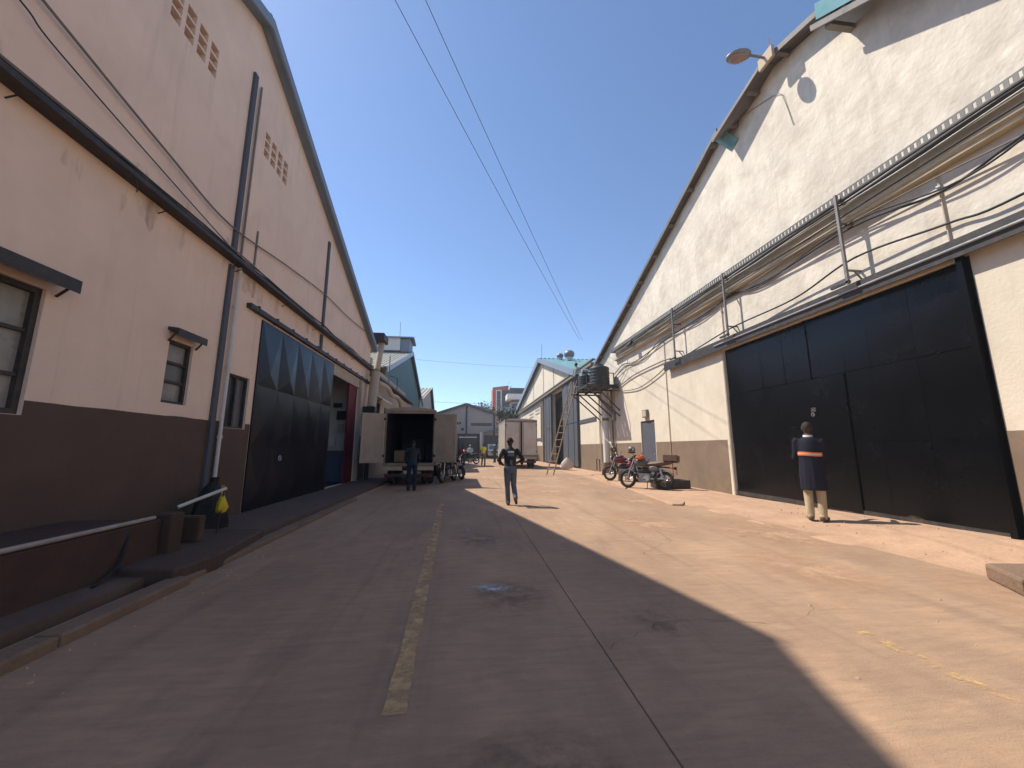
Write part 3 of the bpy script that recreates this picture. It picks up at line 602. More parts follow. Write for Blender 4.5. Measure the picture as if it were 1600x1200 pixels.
for k in range(ng*2+1):
    y = gN[0]+(gF[0]-gN[0])*k/(ng*2); z = gN[1]+(gA[1]-gN[1])*(y-gN[0])/(gA[0]-gN[0]) if y < gA[0] else gF[1]+(gA[1]-gF[1])*(gF[0]-y)/(gF[0]-gA[0])
    xo = gx+(.035 if k % 2 else 0); vs += [(xo,y,4.0),(xo,y,z)]
MB().add(vs, [(2*i,2*i+2,2*i+3,2*i+1) for i in range(ng*2)]).build('gable_sheet', m_green, L2)
corrugated((gx+.25,gA[0],gA[1]+.06),(gx-7,gA[0],gA[1]+.06),(gx+.25,gN[0]-.5,gN[1]-.1),26,.07).build('roof', M('pale_ribbed_roof',(.42,.40,.33),.6,.2,1,(.25,.2,.15),.5,2), L2)
corrugated((gx+.25,gA[0],gA[1]+.06),(gx-7,gA[0],gA[1]+.06),(gx+.25,gF[0]+.3,gF[1]-.05),26,.07).build('roof', m_rooftin, L2)
MB().prism([(gN[0]-.5,gN[1]-.02),(gA[0],gA[1]+.14),(gA[0],gA[1]-.25),(gN[0]-.5,gN[1]-.40)], 'x', gx+.22, gx+.30).build('barge_board', m_galv, L2)
MB().prism([(gF[0]+.3,gF[1]+.02),(gA[0],gA[1]+.14),(gA[0],gA[1]-.2),(gF[0]+.3,gF[1]-.3)], 'x', gx+.22, gx+.30).build('barge_board', m_green, L2)
MB().box(-13, gx-.75, 34.2, 36.4, 10.0, 11.2).build('monitor_wall', m_white, L2); MB().box(gx-.74, gx+.05, 34.3, 36.3, 9.9, 11.1).build('monitor_end', m_fascia, L2)
MB().prism([(33.9,11.2),(35.3,11.6),(36.8,11.2),(36.8,11.08),(35.3,11.46),(33.9,11.08)], 'x', -13, gx+.3).build('monitor_roof', m_fascia, L2)
MB().box(gx-7, gx-.2, 25.2, 25.4, 0, 6.5).build('side_wall', m_darksteel, L2)
MB().tube([(gx-1,35.3,11.6),(gx-1,35.3,13.0)], .02, 5).build('ridge_aerial', m_cable_g, label='thin aerial on the white ridge monitor of the left building', cat='aerial')
# buff rain pipes between the two left buildings
rp = thing('rain_pipe', 'fat buff rainwater pipe with hopper between the two left warehouses', 'pipe', (XL+.3,18,0))
MB().tube([(XL+.25,19.0,6.55),(XL+.26,18.25,5.0)], .15, 12).build('upper_pipe', m_buff, rp, smooth=True); MB().tube([(XL+.35,17.75,4.8),(XL+.35,17.3,3.15)], .2, 12).build('lower_pipe', m_buff, rp, smooth=True)
MB().box(XL-.15,XL+.5,18.3,19.3,6.5,6.85).build('hopper', m_darksteel, rp, bevel=.03); MB().box(XL+.1,XL+.6,16.85,17.25,2.65,3.15).build('catch_box', m_blackv, rp, bevel=.02)
MB().tube([(XL+.35,17.1,2.7),(XL+.35,17.1,.1)], .09, 8).build('foot_pipe', m_darksteel, rp, smooth=True)
MB().tube(spline([(XL+.3,18.4,4.45),(XL+.35,20.4,4.50),(XL+.4,21.3,4.25),(XL+.45,23.2,4.25),(XL+.45,24.3,3.6),(XL+.45,24.3,2.6)],5), .12, 10).build('bent_drain_pipe', m_buff, smooth=True, label='bent buff drain pipe under the left eave behind the rain pipe', cat='pipe')
aw = thing('window_awning', 'small white tilted awning over a window of the second left building', 'awning', (XL+.2,19.5,3.6)); MB().add([(XL,18.6,4.05),(XL,20.8,4.05),(XL+.55,20.8,3.7),(XL+.55,18.6,3.7),(XL,18.6,4.0),(XL,20.8,4.0),(XL+.55,20.8,3.65),(XL+.55,18.6,3.65)],[(0,1,2,3),(7,6,5,4),(3,2,6,7),(0,3,7,4),(1,5,6,2)]).build('sheet', m_white, aw); MB().bar((XL,18.7,3.5),(XL+.5,18.7,3.68),.03,.03).build('strut', m_darksteel, aw)
tp = thing('roof_post', 'thin pole with cross arm on the left parapet', 'pole', (XL-.5,24.5,5.0)); MB().tube([(XL-.45,24.5,5.0),(XL-.45,24.5,7.2)],.03,6).build('pole', m_cable_g, tp); MB().tube([(XL-.45,24.5,5.9),(XL-.1,25.4,5.9),(XL-.1,25.4,5.1)],.025,6).build('arm', m_darksteel, tp)

# ======================= third building on the left, farther
L3 = thing('warehouse', 'small far gabled shed with pale ribbed roof beyond the left truck', 'warehouse', (-9,52,0))
gx3 = -5.3
MB().prism([(42.6,0),(56,0),(56,6.7),(52.2,9.15),(42.6,6.6)], 'x', gx3-7, gx3).build('wall', m_white_dirty, L3)
corrugated((gx3+.3,52.2,9.35),(gx3-7,52.2,9.35),(gx3+.3,42.0,6.6),16,.09).build('roof', M('pale_ribbed_tin',(.46,.42,.35),.6,.2,1,(.28,.22,.17),.5,2), L3)
corrugated((gx3+.3,52.2,9.35),(gx3-7,52.2,9.35),(gx3+.3,56.4,6.6),16,.09).build('roof', m_rooftin, L3)
MB().prism([(52.2,9.45),(56.4,6.7),(56.4,6.3),(52.2,9.05)], 'x', gx3+.28, gx3+.36).build('barge_board', m_fascia, L3)

# ======================= warehouse closing the street
FY = 56
FW = thing('warehouse', 'pale gabled warehouse closing the far end of the street', 'warehouse', (0,FY+5,0))
fz = lambda x: 7.55-abs(x+.4)*.33
m_far = M('pale_grey_plaster',(.50,.45,.42),.9,.1,.6,(.40,.35,.32),.3,1.2)
mb = MB(); mb.prism([(-11,-.1),(10.5,-.1),(10.5,fz(10.5)),(-.4,7.55),(-11,fz(-11))],'y',FY,FY+12); mb.build('wall', m_far, FW)
for s_ in (1,-1):
    xe = -.4+s_*11.2
    MB().prism([(-.4,7.85),(xe,fz(xe)+.3),(xe,fz(xe)),(-.4,7.5)],'y',FY-.35,FY+12.3).build('roof', m_rooftin, FW)
for x in (-6,-.35,3.65,8.2): MB().box(x-.12,x+.12,FY-.08,FY,0,fz(x)-.1).build('pilaster_strip', m_grey_strip, FW)
for i in range(14):
    x = .35+i*.215; MB().box(x,x+.15,FY-.03,FY-.001,4.55,4.98).build('vent_slot', m_interior, FW)
for i in range(3): MB().box(-1.7+i*.215,-1.55+i*.215,FY-.03,FY-.001,4.75,5.1).build('vent_slot', m_interior, FW)
MB().box(-1.5,1.6,FY-.05,FY-.002,0,3.3).build('gate_leaf', m_navy, FW); MB().box(2.2,6.6,FY-.05,FY-.002,0,3.2).build('gate_leaf', m_grey_strip, FW)
MB().box(-1.7,1.7,FY-.12,FY-.05,3.3,3.42).build('gate_track', m_darksteel, FW)
MB().cyl((-.9,FY-.1,4.05),(-.9,FY-.002,4.05),.2,n=14).build('wall_fan', m_darksteel, FW)
MB().prism([(2.1,3.55),(4.4,4.35),(6.7,3.55),(6.7,3.4),(4.4,4.2),(2.1,3.4)],'y',FY-.9,FY-.02).build('gate_canopy', m_fascia, FW)

# ======================= second warehouse on the right
R2 = thing('warehouse', 'second right warehouse with teal roof and tall grey sliding doors', 'warehouse', (XR+5,42,0))
aY, aZ = 41.3, 11.2; nY, fY2 = 22.9, 66
r2z = lambda y: aZ-abs(y-aY)*.292 if y < aY else aZ-(y-aY)*.185
XR2 = XR+.05
holes2 = [(31.0,36.0,.0,6.45),(40.6,42.2,2.0,6.0)]
wall_mb(XR2, [(22.75,0),(66,0),(66,r2z(66)),(aY,aZ),(22.75,r2z(22.75))], holes2, .3, 1).build('wall', m_cream_r, R2)
MB().box(XR2+.8, XR2+9, 22.9, 65.9, 0, 6).build('inner_block', m_interior, R2); MB().box(XR2+.32,XR2+9,22.9,65.9,6.0,6.6).build('inner_ceiling', m_interior, R2)
for a, b in ((22.75,27.0),(38.9,66)): MB().box(XR2-.006, XR2-.001, a, b, 0, 1.65).build('painted_band', m_brown, R2)
corrugated((XR2-.4,aY,aZ+.1),(XR2+14,aY,aZ+.1),(XR2-.4,22.3,r2z(22.3)+.08),30,.05).build('roof', m_teal, R2)
corrugated((XR2-.4,aY,aZ+.1),(XR2+14,aY,aZ+.1),(XR2-.4,66.5,r2z(66.5)+.08),30,.05).build('roof', m_teal, R2)
MB().prism([(22.3,r2z(22.3)+.08),(aY,aZ+.14),(aY,aZ-.35),(22.3,r2z(22.3)-.4)],'x',XR2-.46,XR2-.40).build('barge_board', m_fascia, R2)
MB().prism([(66.5,r2z(66.5)+.1),(aY,aZ+.14),(aY,aZ-.5),(66.5,r2z(66.5)-.5)],'x',XR2-.46,XR2-.40).build('barge_board', m_fascia, R2)
MB().box(XR2-.38,XR2,22.9,66,6.55,6.72).build('ledge', m_cable_g, R2); MB().box(XR2-.30,XR2-.1,22.9,64,6.9,6.98).build('conduit_run', m_cable_g, R2)
for y in (28.6,35.2,40.2,46.5,53): MB().box(XR2-.04,XR2-.002,y-.12,y+.12,6.75,r2z(y)-.2).build('joint_strip', m_buff, R2)
for y in (40.1,): MB().box(XR2-.2,XR2-.002,y-.14,y+.14,0,6.55).build('post', m_cable_g, R2)
for a, b, lab in ((27.0,31.2,0),(35.8,38.9,1)):
    dd = MB().box(XR2-.16, XR2-.08, a, b, .05, 6.5).build('sliding_door', m_grey_strip, R2)
    n_ = max(2,int((b-a)/.7))
    for i in range(n_):
        q0 = a+(b-a)*i/n_; q1 = a+(b-a)*(i+1)/n_-.03
        for z0, z1 in ((.1,3.2),(3.25,6.45)): MB().box(XR2-.20-.03*(i % 2), XR2-.161, q0, q1, z0, z1).build('door_sheet', m_grey_strip, dd)
for a, b, z0 in ((42.8,45.4,5.3),(47,50,5.2),(42.8,45.4,5.7),(47,50,5.6)): MB().box(XR2-.05,XR2-.002,a,b,z0,z0+.16).build('louvre', m_white_dirty, R2)
MB().box(XR2-.05,XR2-.003,38.9,46,2.2,2.5).build('purple_stripe', M('purple_stripe_paint',(.10,.07,.14),.8), R2); MB().box(XR2-.05,XR2-.003,23.3,27,3.1,3.35).build('purple_stripe', m_grey_strip, R2)
for i, (y, x) in enumerate(((38.6,10.4),(39.4,9.6))):
    tv = thing('roof_vent', ['larger round turbine vent on the teal roof','smaller round turbine vent beside the larger one on the teal roof'][i], 'vent', (x, y, r2z(y)))
    s_ = (.75,.5)[i]; z = r2z(y)+.05
    MB().cyl((x,y,z),(x,y,z+.5*s_),.5*s_,n=14).build('neck', m_galv, tv, smooth=True)
    MB().sphere((x,y,z+.95*s_),(.75*s_,.75*s_,.6*s_),16,10).build('turbine', m_steel, tv, smooth=True)
MB().tube([(XR2,41.0,11.2),(XR2,41.0,12.8)], .025, 5).build('ridge_aerial', m_cable_g, label='thin aerial on the apex of the second right warehouse', cat='aerial')

# ======================= red tower block and pale office far behind
RB = thing('tower_block', 'red tower block with tall white framed window strip far behind', 'building', (8,92,0))
MB().box(5.5,9.2,90,96,0,15.6).build('wall', m_brick, RB); MB().prism([(5.5,15.6),(9.2,15.6),(9.2,16.1)],'y',90,96).build('parapet', m_brick, RB)
fr = MB(); 
for a,b,c,d in ((6.2,6.45,7,15.0),(7.35,7.6,7,15.0),(6.45,7.35,14.75,15.0)): fr.box(a,b,89.9,89.999,c,d)
fr = fr.build('window_strip', m_white, RB)
for i in range(8): MB().box(6.47,7.33,89.93,89.998,7+i*.97,7.9+i*.97).build('pane', m_glass2, fr)
MB().box(7.62,9.18,89.93,89.999,2,14.9).build('grey_panel', m_grey_strip, RB)  # grey panel right of the tower's window strip
OB = thing('office_block', 'pale office block with white roof slab beside the red tower', 'building', (14,86,0))
MB().box(9.3,22,86,95,0,11.6).build('wall', m_white_dirty, OB); MB().box(8.4,23,84.6,95.5,12.2,13.4).build('roof_slab', m_white, OB); MB().box(9.6,22,86.3,95,11.6,12.2).build('upper_wall', m_grey_strip, OB)
MB().box(9.25,22,86.4,95,13.4,15.0).build('plant_room', m_darksteel, OB)
for i in range(5): 
    W_ = MB().box(9.5+i*2.4,11.6+i*2.4,85.9,85.999,9.4,11.4).build('window', m_fascia, OB); MB().box(9.6+i*2.4,11.5+i*2.4,85.86,85.899,9.5,11.3).build('pane', m_glass, W_)
GS = thing('shed', 'low shed with pale green pitched roof below the office block', 'shed', (8.5,74,0))
MB().box(6.6,12,74,80,0,5.8).build('wall', m_white_dirty, GS); MB().add([(6.0,73.6,9.2),(12.5,73.6,9.2),(12.5,73.2,5.6),(8.2,73.2,5.6),(6.0,80,9.2),(12.5,80,9.2)],[(0,1,2,3),(0,4,5,1)]).build('roof', M('pale_green_roof',(.36,.46,.42),.6), GS)

# ======================= trees
def tree(label, base, h, rx, rz, nl, mat, seed, leaf=.35, name='leafy_tree', group=None):
    rnd = random.Random(seed); t = thing(name, label, 'tree', base, group=group)
    pts = [(0,0,0),(.1,.05,h*.3),(-.05,.1,h*.55),(.05,0,h*.8)]; tb = MB(); tb.tube(spline(pts,3), [.26-.018*i for i in range(10)], 7); cl = []
    for k in range(11):
        a = rnd.uniform(0,6.28); r_ = rx*rnd.uniform(.35,.95); z = h-rz+rnd.uniform(-.7,.85)*rz; e = Vector((r_*math.cos(a), r_*math.sin(a), z)); cl.append(e)
        tb.tube([(0,0,h*rnd.uniform(.35,.7)), e*.5+Vector((0,0,z*.22)), e], [.10,.06,.025], 5)
    tb.build('trunk', m_bark, t, local=True)
    lv = MB()
    for k in range(nl):
        c = rnd.choice(cl); p = c+Vector((rnd.gauss(0,.33*rx),rnd.gauss(0,.33*rx),rnd.gauss(0,.26*rz)))
        m = Matrix.Rotation(rnd.uniform(0,6.28),3,'Z') @ Matrix.Rotation(rnd.uniform(-1.1,1.1),3,'X'); s_ = leaf*rnd.uniform(.5,1.2)
        lv.add([p+m@Vector(q) for q in ((-s_*.35,0,0),(0,-s_*.8,.05),(s_*.35,0,0),(0,s_*.8,-.05))],[(0,1,2,3)])
    lv.build('crown', mat, t, local=True); return t
tree('bushy green tree rising behind the right roof slope of the far warehouse', (2.8,72,0), 9.3, 2.2, 2.6, 2600, m_leaf, 3)
tree('dark round tree between the far warehouse and the red tower', (6.1,64,0), 7.0, 1.9, 2.6, 2600, m_leaf2, 5)
tree('dark tree close behind the parked white box truck on the right', (4.9,47,0), 6.1, 1.3, 2.0, 2200, m_leaf2, 8, .26)
tree('small treetop above the left end of the far warehouse roof', (-9.5,76,0), 8.0, 2.5, 2.5, 1500, m_leaf, 9)
tree('dark treetops on the terrace beside the red tower', (11.4,97,0), 16.6, 2.6, 2.4, 2200, m_leaf2, 12, .4)
pt = thing('palm_tree', 'palm with drooping fronds behind the far warehouse ridge', 'tree', (-.5,68,0))
MB().tube([(0,0,0),(.1,0,4),(0,0,8.6)], [.22,.18,.14], 8).build('trunk', m_bark, pt, local=True)
rnd = random.Random(4)
for k in range(15):
    a = k*2.4; e = rnd.uniform(-.2,.9); L_ = rnd.uniform(1.7,2.4); mb = MB(); sp = []
    for i in range(7): s_ = i/6; sp.append(Vector((math.cos(a)*L_*s_, math.sin(a)*L_*s_, 8.6+e*L_*s_*.8-1.2*s_*s_)))
    mb.tube(sp, [.03-.003*i for i in range(7)], 4); side = Vector((-math.sin(a), math.cos(a), 0))
    for i in range(1,7):
        for q in (0,.33,.66):
            p = sp[i-1].lerp(sp[i], q)
            for s_ in (1,-1): d = (side*s_*.42+(sp[i]-sp[i-1]).normalized()*.22+Vector((0,0,-.14))); mb.add([p,p+d*.5+Vector((0,0,.04)),p+d,p+d*.5-Vector((0,0,.03))+ (sp[i]-sp[i-1])*.12],[(0,1,2,3)])
    mb.build('frond', m_leaf, pt, local=True)

# ======================= water tank platform, tanks, ladder, big white downpipe on the right wall
PF = thing('tank_platform', 'steel platform on slanted struts jutting from the right wall', 'platform', (7,20.8,4.6))
fr_ = MB()
for y in (19.35,20.4,21.45,22.45): MB().box(6.15,XR,y-.04,y+.04,4.52,4.60).build('joist', m_darksteel, PF)
for x in (6.12,7.0): MB().box(x-.04,x+.04,19.3,22.5,4.60,4.68).build('edge_beam', m_darksteel, PF)
for i in range(8): MB().box(6.1,XR-.02,19.32+i*.4,19.68+i*.4,4.69,4.72).build('deck_plank', m_darksteel, PF)
for y in (19.35,20.4,21.45,22.45): MB().bar((6.2,y,4.52),(XR-.02,y,3.05),.06,.06).build('strut', m_darksteel, PF)
for y in (19.35,20.4): MB().bar((6.7,y,4.52),(XR-.02,y,3.35),.05,.05).build('strut', m_darksteel, PF)
for p in ((6.12,19.35),(7.6,19.35)): MB().bar((p[0],p[1],4.7),(p[0],p[1],5.35),.04,.04).build('guard_post', m_darksteel, PF)
MB().bar((6.12,19.35,5.33),(7.6,19.35,5.33),.04,.04).build('guard_rail', m_darksteel, PF)
def tank(label, c, r_, h):
    t = thing('water_tank', label, 'tank', c)
    prof = [(r_*.98,0),(r_,.04)]
    for k in range(5): z = h*(.1+.15*k); prof += [(r_,z),(r_*.975,z+.03*h),(r_*.975,z+.05*h),(r_,z+.08*h)]
    prof += [(r_,h*.86),(r_*.93,h*.91),(r_*.45,h*.985),(r_*.40,h)]
    MB().lathe(prof,(0,0,0),24).build('body', m_tank, t, local=True, smooth=True)
    MB().lathe([(r_*.42,h),(r_*.42,h*1.05),(r_*.36,h*1.07)],(0,0,0),18).build('lid', m_tank, t, local=True, smooth=True)
    MB().tube([(-r_*.9,-.1,.12),(-r_-.14,-.12,.12),(-r_-.14,-.12,-.25)],.025,6).build('outlet', m_pvc, t, local=True)
tank('large black water tank on the steel platform', (7.05,20.0,4.73), .54, 1.12)
tank('smaller black water tank partly hidden behind the large one', (6.62,21.2,4.73), .42, .85)
pk = thing('pump_motor', 'silver pump motor beside the man on the platform', 'pump', (6.45,20.75,5.5)); MB().cyl((6.3,20.75,5.70),(6.65,20.75,5.70),.11,n=12).build('motor', m_galv, pk, smooth=True); MB().box(6.3,6.6,20.66,20.84,5.58,5.62).build('base', m_darksteel, pk)
big = thing('downpipe', 'thick white downpipe with brown base below the tank platform', 'pipe', (7.6,20.9,0))
MB().cyl((7.58,20.8,.1),(7.58,20.8,4.5),.17,n=16).build('pipe', m_white, big, smooth=True); MB().cyl((7.58,20.8,0.05),(7.58,20.8,.62),.27,n=14).build('base', m_brown, big, smooth=True); MB().cyl((7.58,20.8,2.9),(7.58,20.8,3.05),.19,n=16).build('collar', m_cable_g, big)
for i, y in enumerate((21.5,21.9,22.3,20.35,20.05)):
    MB().tube([(XR-.05,y,.12),(XR-.05,y+.02,2.2),(XR-.06,y,4.5)], .03+.01*(i % 2), 6).build('service_pipe', [m_buff,m_cable_g][i % 2], smooth=True, label=['thin vertical pipe just left of the white downpipe','second thin pipe left of the white downpipe','third thin pipe left of the white downpipe by the corner','thin pipe right of the white downpipe','outermost thin pipe right of the white downpipe'][i], cat='pipe', group='thin service pipes by the downpipe')
ld = thing('ladder', 'long wooden ladder leaning up to the tank platform', 'ladder', (4.3,20.4,0))
A, B = Vector((4.28,20.35,0)), Vector((6.12,21.75,5.3)); sd2 = Vector((.0,0,0)); side = (B-A).cross(Vector((0,0,1))).normalized()*.2
for s_ in (1,-1): MB().tube([A+side*s_*1.15, B+side*s_], .035, 7).build('rail', m_wood, ld, smooth=True)
for i in range(13):
    p = A.lerp(B, .06+.072*i); MB().tube([p-side*1.25, p+side*1.25], .024, 6).build('rung', m_wood, ld)
bt = thing('strap', 'pale rope strung from the white downpipe towards the bikes', 'rope', (7,17,1)); MB().tube(spline([(7.4,20.7,2.0),(7.0,18.6,1.6),(6.6,17,1.2),(6.45,16.4,.95)],4), .010, 5).build('rope', m_pvc, bt)
rl = thing('handrail', 'low dark rail beside the white downpipe', 'rail', (7.2,22,0)); MB().tube([(7.6,22.6,.75),(7.3,21.2,.75)],.03,6).build('bar', m_darksteel, rl); MB().tube([(7.3,21.2,.75),(7.3,21.2,.1)],.03,6).build('leg', m_darksteel, rl); MB().tube([(7.6,22.6,.75),(7.6,22.6,.1)],.03,6).build('leg', m_darksteel, rl)
# sack near the ladder foot
sk_ = thing('grain_sack', 'pale slumped sack on the ground near the ladder', 'sack', (6.3,24.8,.1)); n = 16; vs = []
prof = [(.30,0),(.36,.08),(.33,.25),(.26,.42),(.15,.58),(.07,.68)]
for k, (r_, z) in enumerate(prof):
    for i in range(n): a = 2*math.pi*i/n; q = r_*(1+.1*math.sin(2*a+k*.7)+.06*math.sin(5*a+k)); vs.append((q*1.15*math.cos(a)+.12*z, q*.8*math.sin(a), z))
MB().add(vs, [(k*n+i, k*n+(i+1) % n, (k+1)*n+(i+1) % n, (k+1)*n+i) for k in range(len(prof)-1) for i in range(n)]+[tuple(range(n)),tuple(range((len(prof)-1)*n,len(prof)*n))]).build('sack_body', m_sack, sk_, local=True, smooth=True)
MB().torus((.08,0,.68),.06,.02,'z',12,6).build('tied_mouth', m_sack, sk_, local=True)
# low trough box right of the bikes
tb_ = thing('trough', 'low dark metal trough on the ground right of the motorcycles', 'trough', (6.9,12.9,0)); 
for a in ((6.35,7.45,12.55,12.6),(6.35,7.45,13.15,13.2),(6.35,6.4,12.6,13.15),(7.4,7.45,12.6,13.15)): MB().box(*a,.06,.32).build('side', m_darksteel, tb_)
MB().box(6.4,7.4,12.6,13.15,.06,.1).build('floor', m_darksteel, tb_)

# ======================= overhead wires
def wire(label, a, b, sag, r_=.012):
    a, b = Vector(a), Vector(b); MB().tube([a.lerp(b,i/24)+Vector((0,0,-4*sag*(i/24)*(1-i/24))) for i in range(25)], r_, 5).build('overhead_wire', m_cable, smooth=True, label=label, cat='wire')
wire('left one of the two long wires crossing the open sky', (-2.6,7.5,13.0), (7.6,25.4,8.9), .15, .009)
wire('right one of the two long wires crossing the open sky', (-1.75,7.5,13.0), (7.8,25.4,8.9), .15, .009)
wire('faint far wire strung low across the sky to the second right warehouse', (-5.0,36,9.6), (9.5,50,12.1), .12, .010)
wire('lowest faint wire crossing the sky behind the far warehouse', (-8,60,8.6), (12,62,8.7), .3, .02)

# ======================= motorcycles
def motorcycle(label, loc, rz, tankm, seatm, lean=.14, group=None, box=None):
    t = thing('motorcycle', label, 'motorcycle', loc, rz, group); t.rotation_euler = (0, lean, rz)
    B_ = lambda mb, nm, mt, par=t, sm=True: mb.build(nm, mt, par, local=True, smooth=sm)
    for y in (.64, -.62):
        wl = B_(MB().torus((0,y,.30),.245,.055,'x',28,8,1.0),'wheel',m_rubber)
        B_(MB().torus((0,y,.30),.205,.018,'x',24,6,1.3),'rim',m_chrome,wl)
        B_(MB().cyl((-.06,y,.30),(.06,y,.30),.055,n=10),'hub',m_galv,wl)
        sp = MB()
        for k in range(14):
            a = 2*math.pi*k/14; sp.cyl(((.03 if k % 2 else -.03),y+.05*math.cos(a+.5),.30+.05*math.sin(a+.5)),(0,y+.2*math.cos(a),.30+.2*math.sin(a)),.005,n=4)
        B_(sp,'spokes',m_chrome,wl,False)
        gd = MB(); vs = []
        rng = range(-2,8) if y > 0 else range(-1,9)
        for k in rng:
            a = R(20+18*k) if y > 0 else R(0+19*k)
            for dx in (-.065,.065): vs.append((dx,y+.335*math.cos(a),.30+.335*math.sin(a)))
        gd.add(vs,[(2*i,2*i+1,2*i+3,2*i+2) for i in range(len(vs)//2-1)]); B_(gd,'mudguard',m_blackv if y<0 else tankm)
    for s_ in (-1,1):
        B_(MB().tube([(s_*.09,.64,.30),(s_*.09,.46,.80),(s_*.08,.40,.98)],[.026,.03,.026],8),'fork',m_chrome)
        B_(MB().cyl((s_*.14,-.62,.32),(s_*.13,-.50,.68),.035,n=8),'shock',m_chrome)
        B_(MB().tube([(s_*.08,-.62,.30),(s_*.09,-.2,.36)],.022,6),'swing_arm',m_darksteel)
        B_(MB().tube([(s_*.12,.0,.30),(s_*.22,.0,.29)],.018,6),'foot_peg',m_rubber)
        B_(MB().sphere((s_*.40,.30,1.24),(.065,.015,.05),10,6),'mirror',m_chrome); B_(MB().tube([(s_*.30,.30,1.04),(s_*.38,.32,1.2)],.008,5),'mirror_stem',m_darksteel)
        B_(MB().sphere((s_*.17,.52,.86),(.03,.05,.03),8,6),'indicator',m_orange); B_(MB().sphere((s_*.15,-.88,.72),(.03,.045,.03),8,6),'indicator',m_orange)
    B_(MB().tube(spline([(-.38,.20,1.06),(-.25,.34,1.07),(-.08,.42,1.0),(.08,.42,1.0),(.25,.34,1.07),(.38,.20,1.06)],4),.014,7),'handlebar',m_chrome)
    for s_ in (-1,1): B_(MB().cyl((s_*.38,.20,1.06),(s_*.29,.30,1.067),.022,n=8),'grip',m_rubber)
    B_(MB().tube(spline([(0,.42,.92),(0,.36,.62),(0,.22,.30),(0,-.1,.26),(0,-.25,.42),(0,-.38,.66)],4),.026,7),'frame',m_darksteel)
    B_(MB().tube([(0,.42,.9),(0,.0,.76),(0,-.85,.72)],.024,7),'top_frame',m_darksteel)
    e = B_(MB().box(-.12,.12,-.18,.22,.22,.50),'engine',m_steel,t,False)
    for k in range(6): B_(MB().obox((0,.17,.45+.03*k),(.19,.17,.014),Matrix.Rotation(-.25,3,'X')),'cooling_fin',m_darksteel,e,False)
    B_(MB().cyl((-.14,-.05,.34),(.14,-.05,.34),.10,n=14),'crankcase',m_galv,e)
    B_(MB().tube(spline([(.06,.26,.52),(.10,.34,.36),(.13,.16,.24),(.15,-.2,.25),(.16,-.82,.36)],4),[.02]*13+[.042]*4,8),'exhaust',m_chrome)
    B_(MB().sphere((0,.17,.87),(.155,.29,.145),16,10),'fuel_tank',tankm)
    for s_ in (-1,1): B_(MB().tube(spline([(s_*.06,.36,.60),(s_*.24,.34,.52),(s_*.25,.30,.34),(s_*.07,.24,.27)],4),.013,6),'crash_bar',m_darksteel)
    B_(MB().sphere((0,.02,.60),(.10,.22,.13),12,8),'battery_cover',m_blackv)
    B_(MB().tube([(-.11,-.20,.31),(-.11,-.62,.33)],.05,6),'chain_case',m_blackv)
    B_(MB().cyl((0,.2,.98),(0,.2,1.005),.03,n=10),'fuel_cap',m_chrome)
    st = MB(); vs = []; n = 10
    for y, w_, z, h in ((-.05,.10,.80,.05),(-.15,.14,.82,.085),(-.4,.155,.84,.095),(-.6,.145,.88,.09),(-.80,.12,.90,.07),(-.88,.07,.90,.03)):
        for i in range(n): a = 2*math.pi*i/n; vs.append((w_*math.cos(a),y,z+h*math.sin(a)))
    st.add(vs,[(k*n+i,k*n+(i+1)%n,(k+1)*n+(i+1)%n,(k+1)*n+i) for k in range(5) for i in range(n)]+[tuple(range(n)),tuple(range(5*n,6*n))]); B_(st,'seat',seatm)
    for s_ in (-1,1): B_(MB().sphere((s_*.11,-.28,.66),(.03,.17,.10),12,8),'side_panel',tankm)
    rk_ = MB(); rk_.tube([(-.12,-.62,.92),(-.12,-1.02,.90),(.12,-1.02,.90),(.12,-.62,.92)],.012,6)
    for y in (-.72,-.82,-.92): rk_.tube([(-.12,y,.91),(.12,y,.91)],.009,5)
    B_(rk_,'rear_rack',m_darksteel)
    B_(MB().box(-.06,.06,-.99,-.94,.66,.75),'tail_light',m_red,t,False); B_(MB().box(-.09,.09,-1.0,-.985,.50,.64),'number_plate',m_white_dirty,t,False)
    hl = B_(MB().sphere((0,.54,.93),(.10,.08,.10),14,10),'headlight',m_blackv); B_(MB().sphere((0,.595,.93),(.08,.035,.08),12,8),'lens',m_chrome,hl)
    B_(MB().cyl((0,.43,1.02),(0,.46,1.08),.06,n=12),'instrument',m_blackv)
    B_(MB().tube([(-.10,-.08,.28),(-.28,-.14,.02)],.014,6),'side_stand',m_darksteel)
    if box: B_(MB().box(-.17,.17,-1.05,-.62,.93,1.12),'carrier_box',box,t,False)
    return t
motorcycle('nearer parked motorcycle with brown seat and orange cover', (5.95,12.7,.045), R(44), M('dark_silver_paint',(.13,.115,.105),.4,.2,5), m_brownseat, .14, 'motorcycles parked at the right wall', m_brownseat)
motorcycle('farther parked motorcycle with wine red side panel and black seat', (6.40,15.6,.045), R(46), m_wine, m_blackv, .12, 'motorcycles parked at the right wall')
def helmet(label, loc, rz, mat, visor=True):
    t = thing('helmet', label, 'helmet', loc, rz)
    MB().sphere((0,0,.14),(.135,.155,.14),18,12).build('shell', mat, t, local=True, smooth=True); MB().torus((0,0,.045),.105,.022,'z',18,6).build('rim', m_rubber, t, local=True, smooth=True)
    MB().sphere((0,.035,.14),(.118,.128,.075),16,8).build('visor', m_glass2, t, local=True, smooth=True)
helmet('dull grey helmet perched on the mirror of the nearer motorcycle', (5.70,13.15,1.20), R(160), M('grey_helmet',(.16,.15,.14),.35,.1,5))
helmet('dark brown helmet on the handlebar of the farther motorcycle', (6.12,15.95,1.22), R(200), M('brown_helmet',(.07,.05,.045),.3,.1,5))
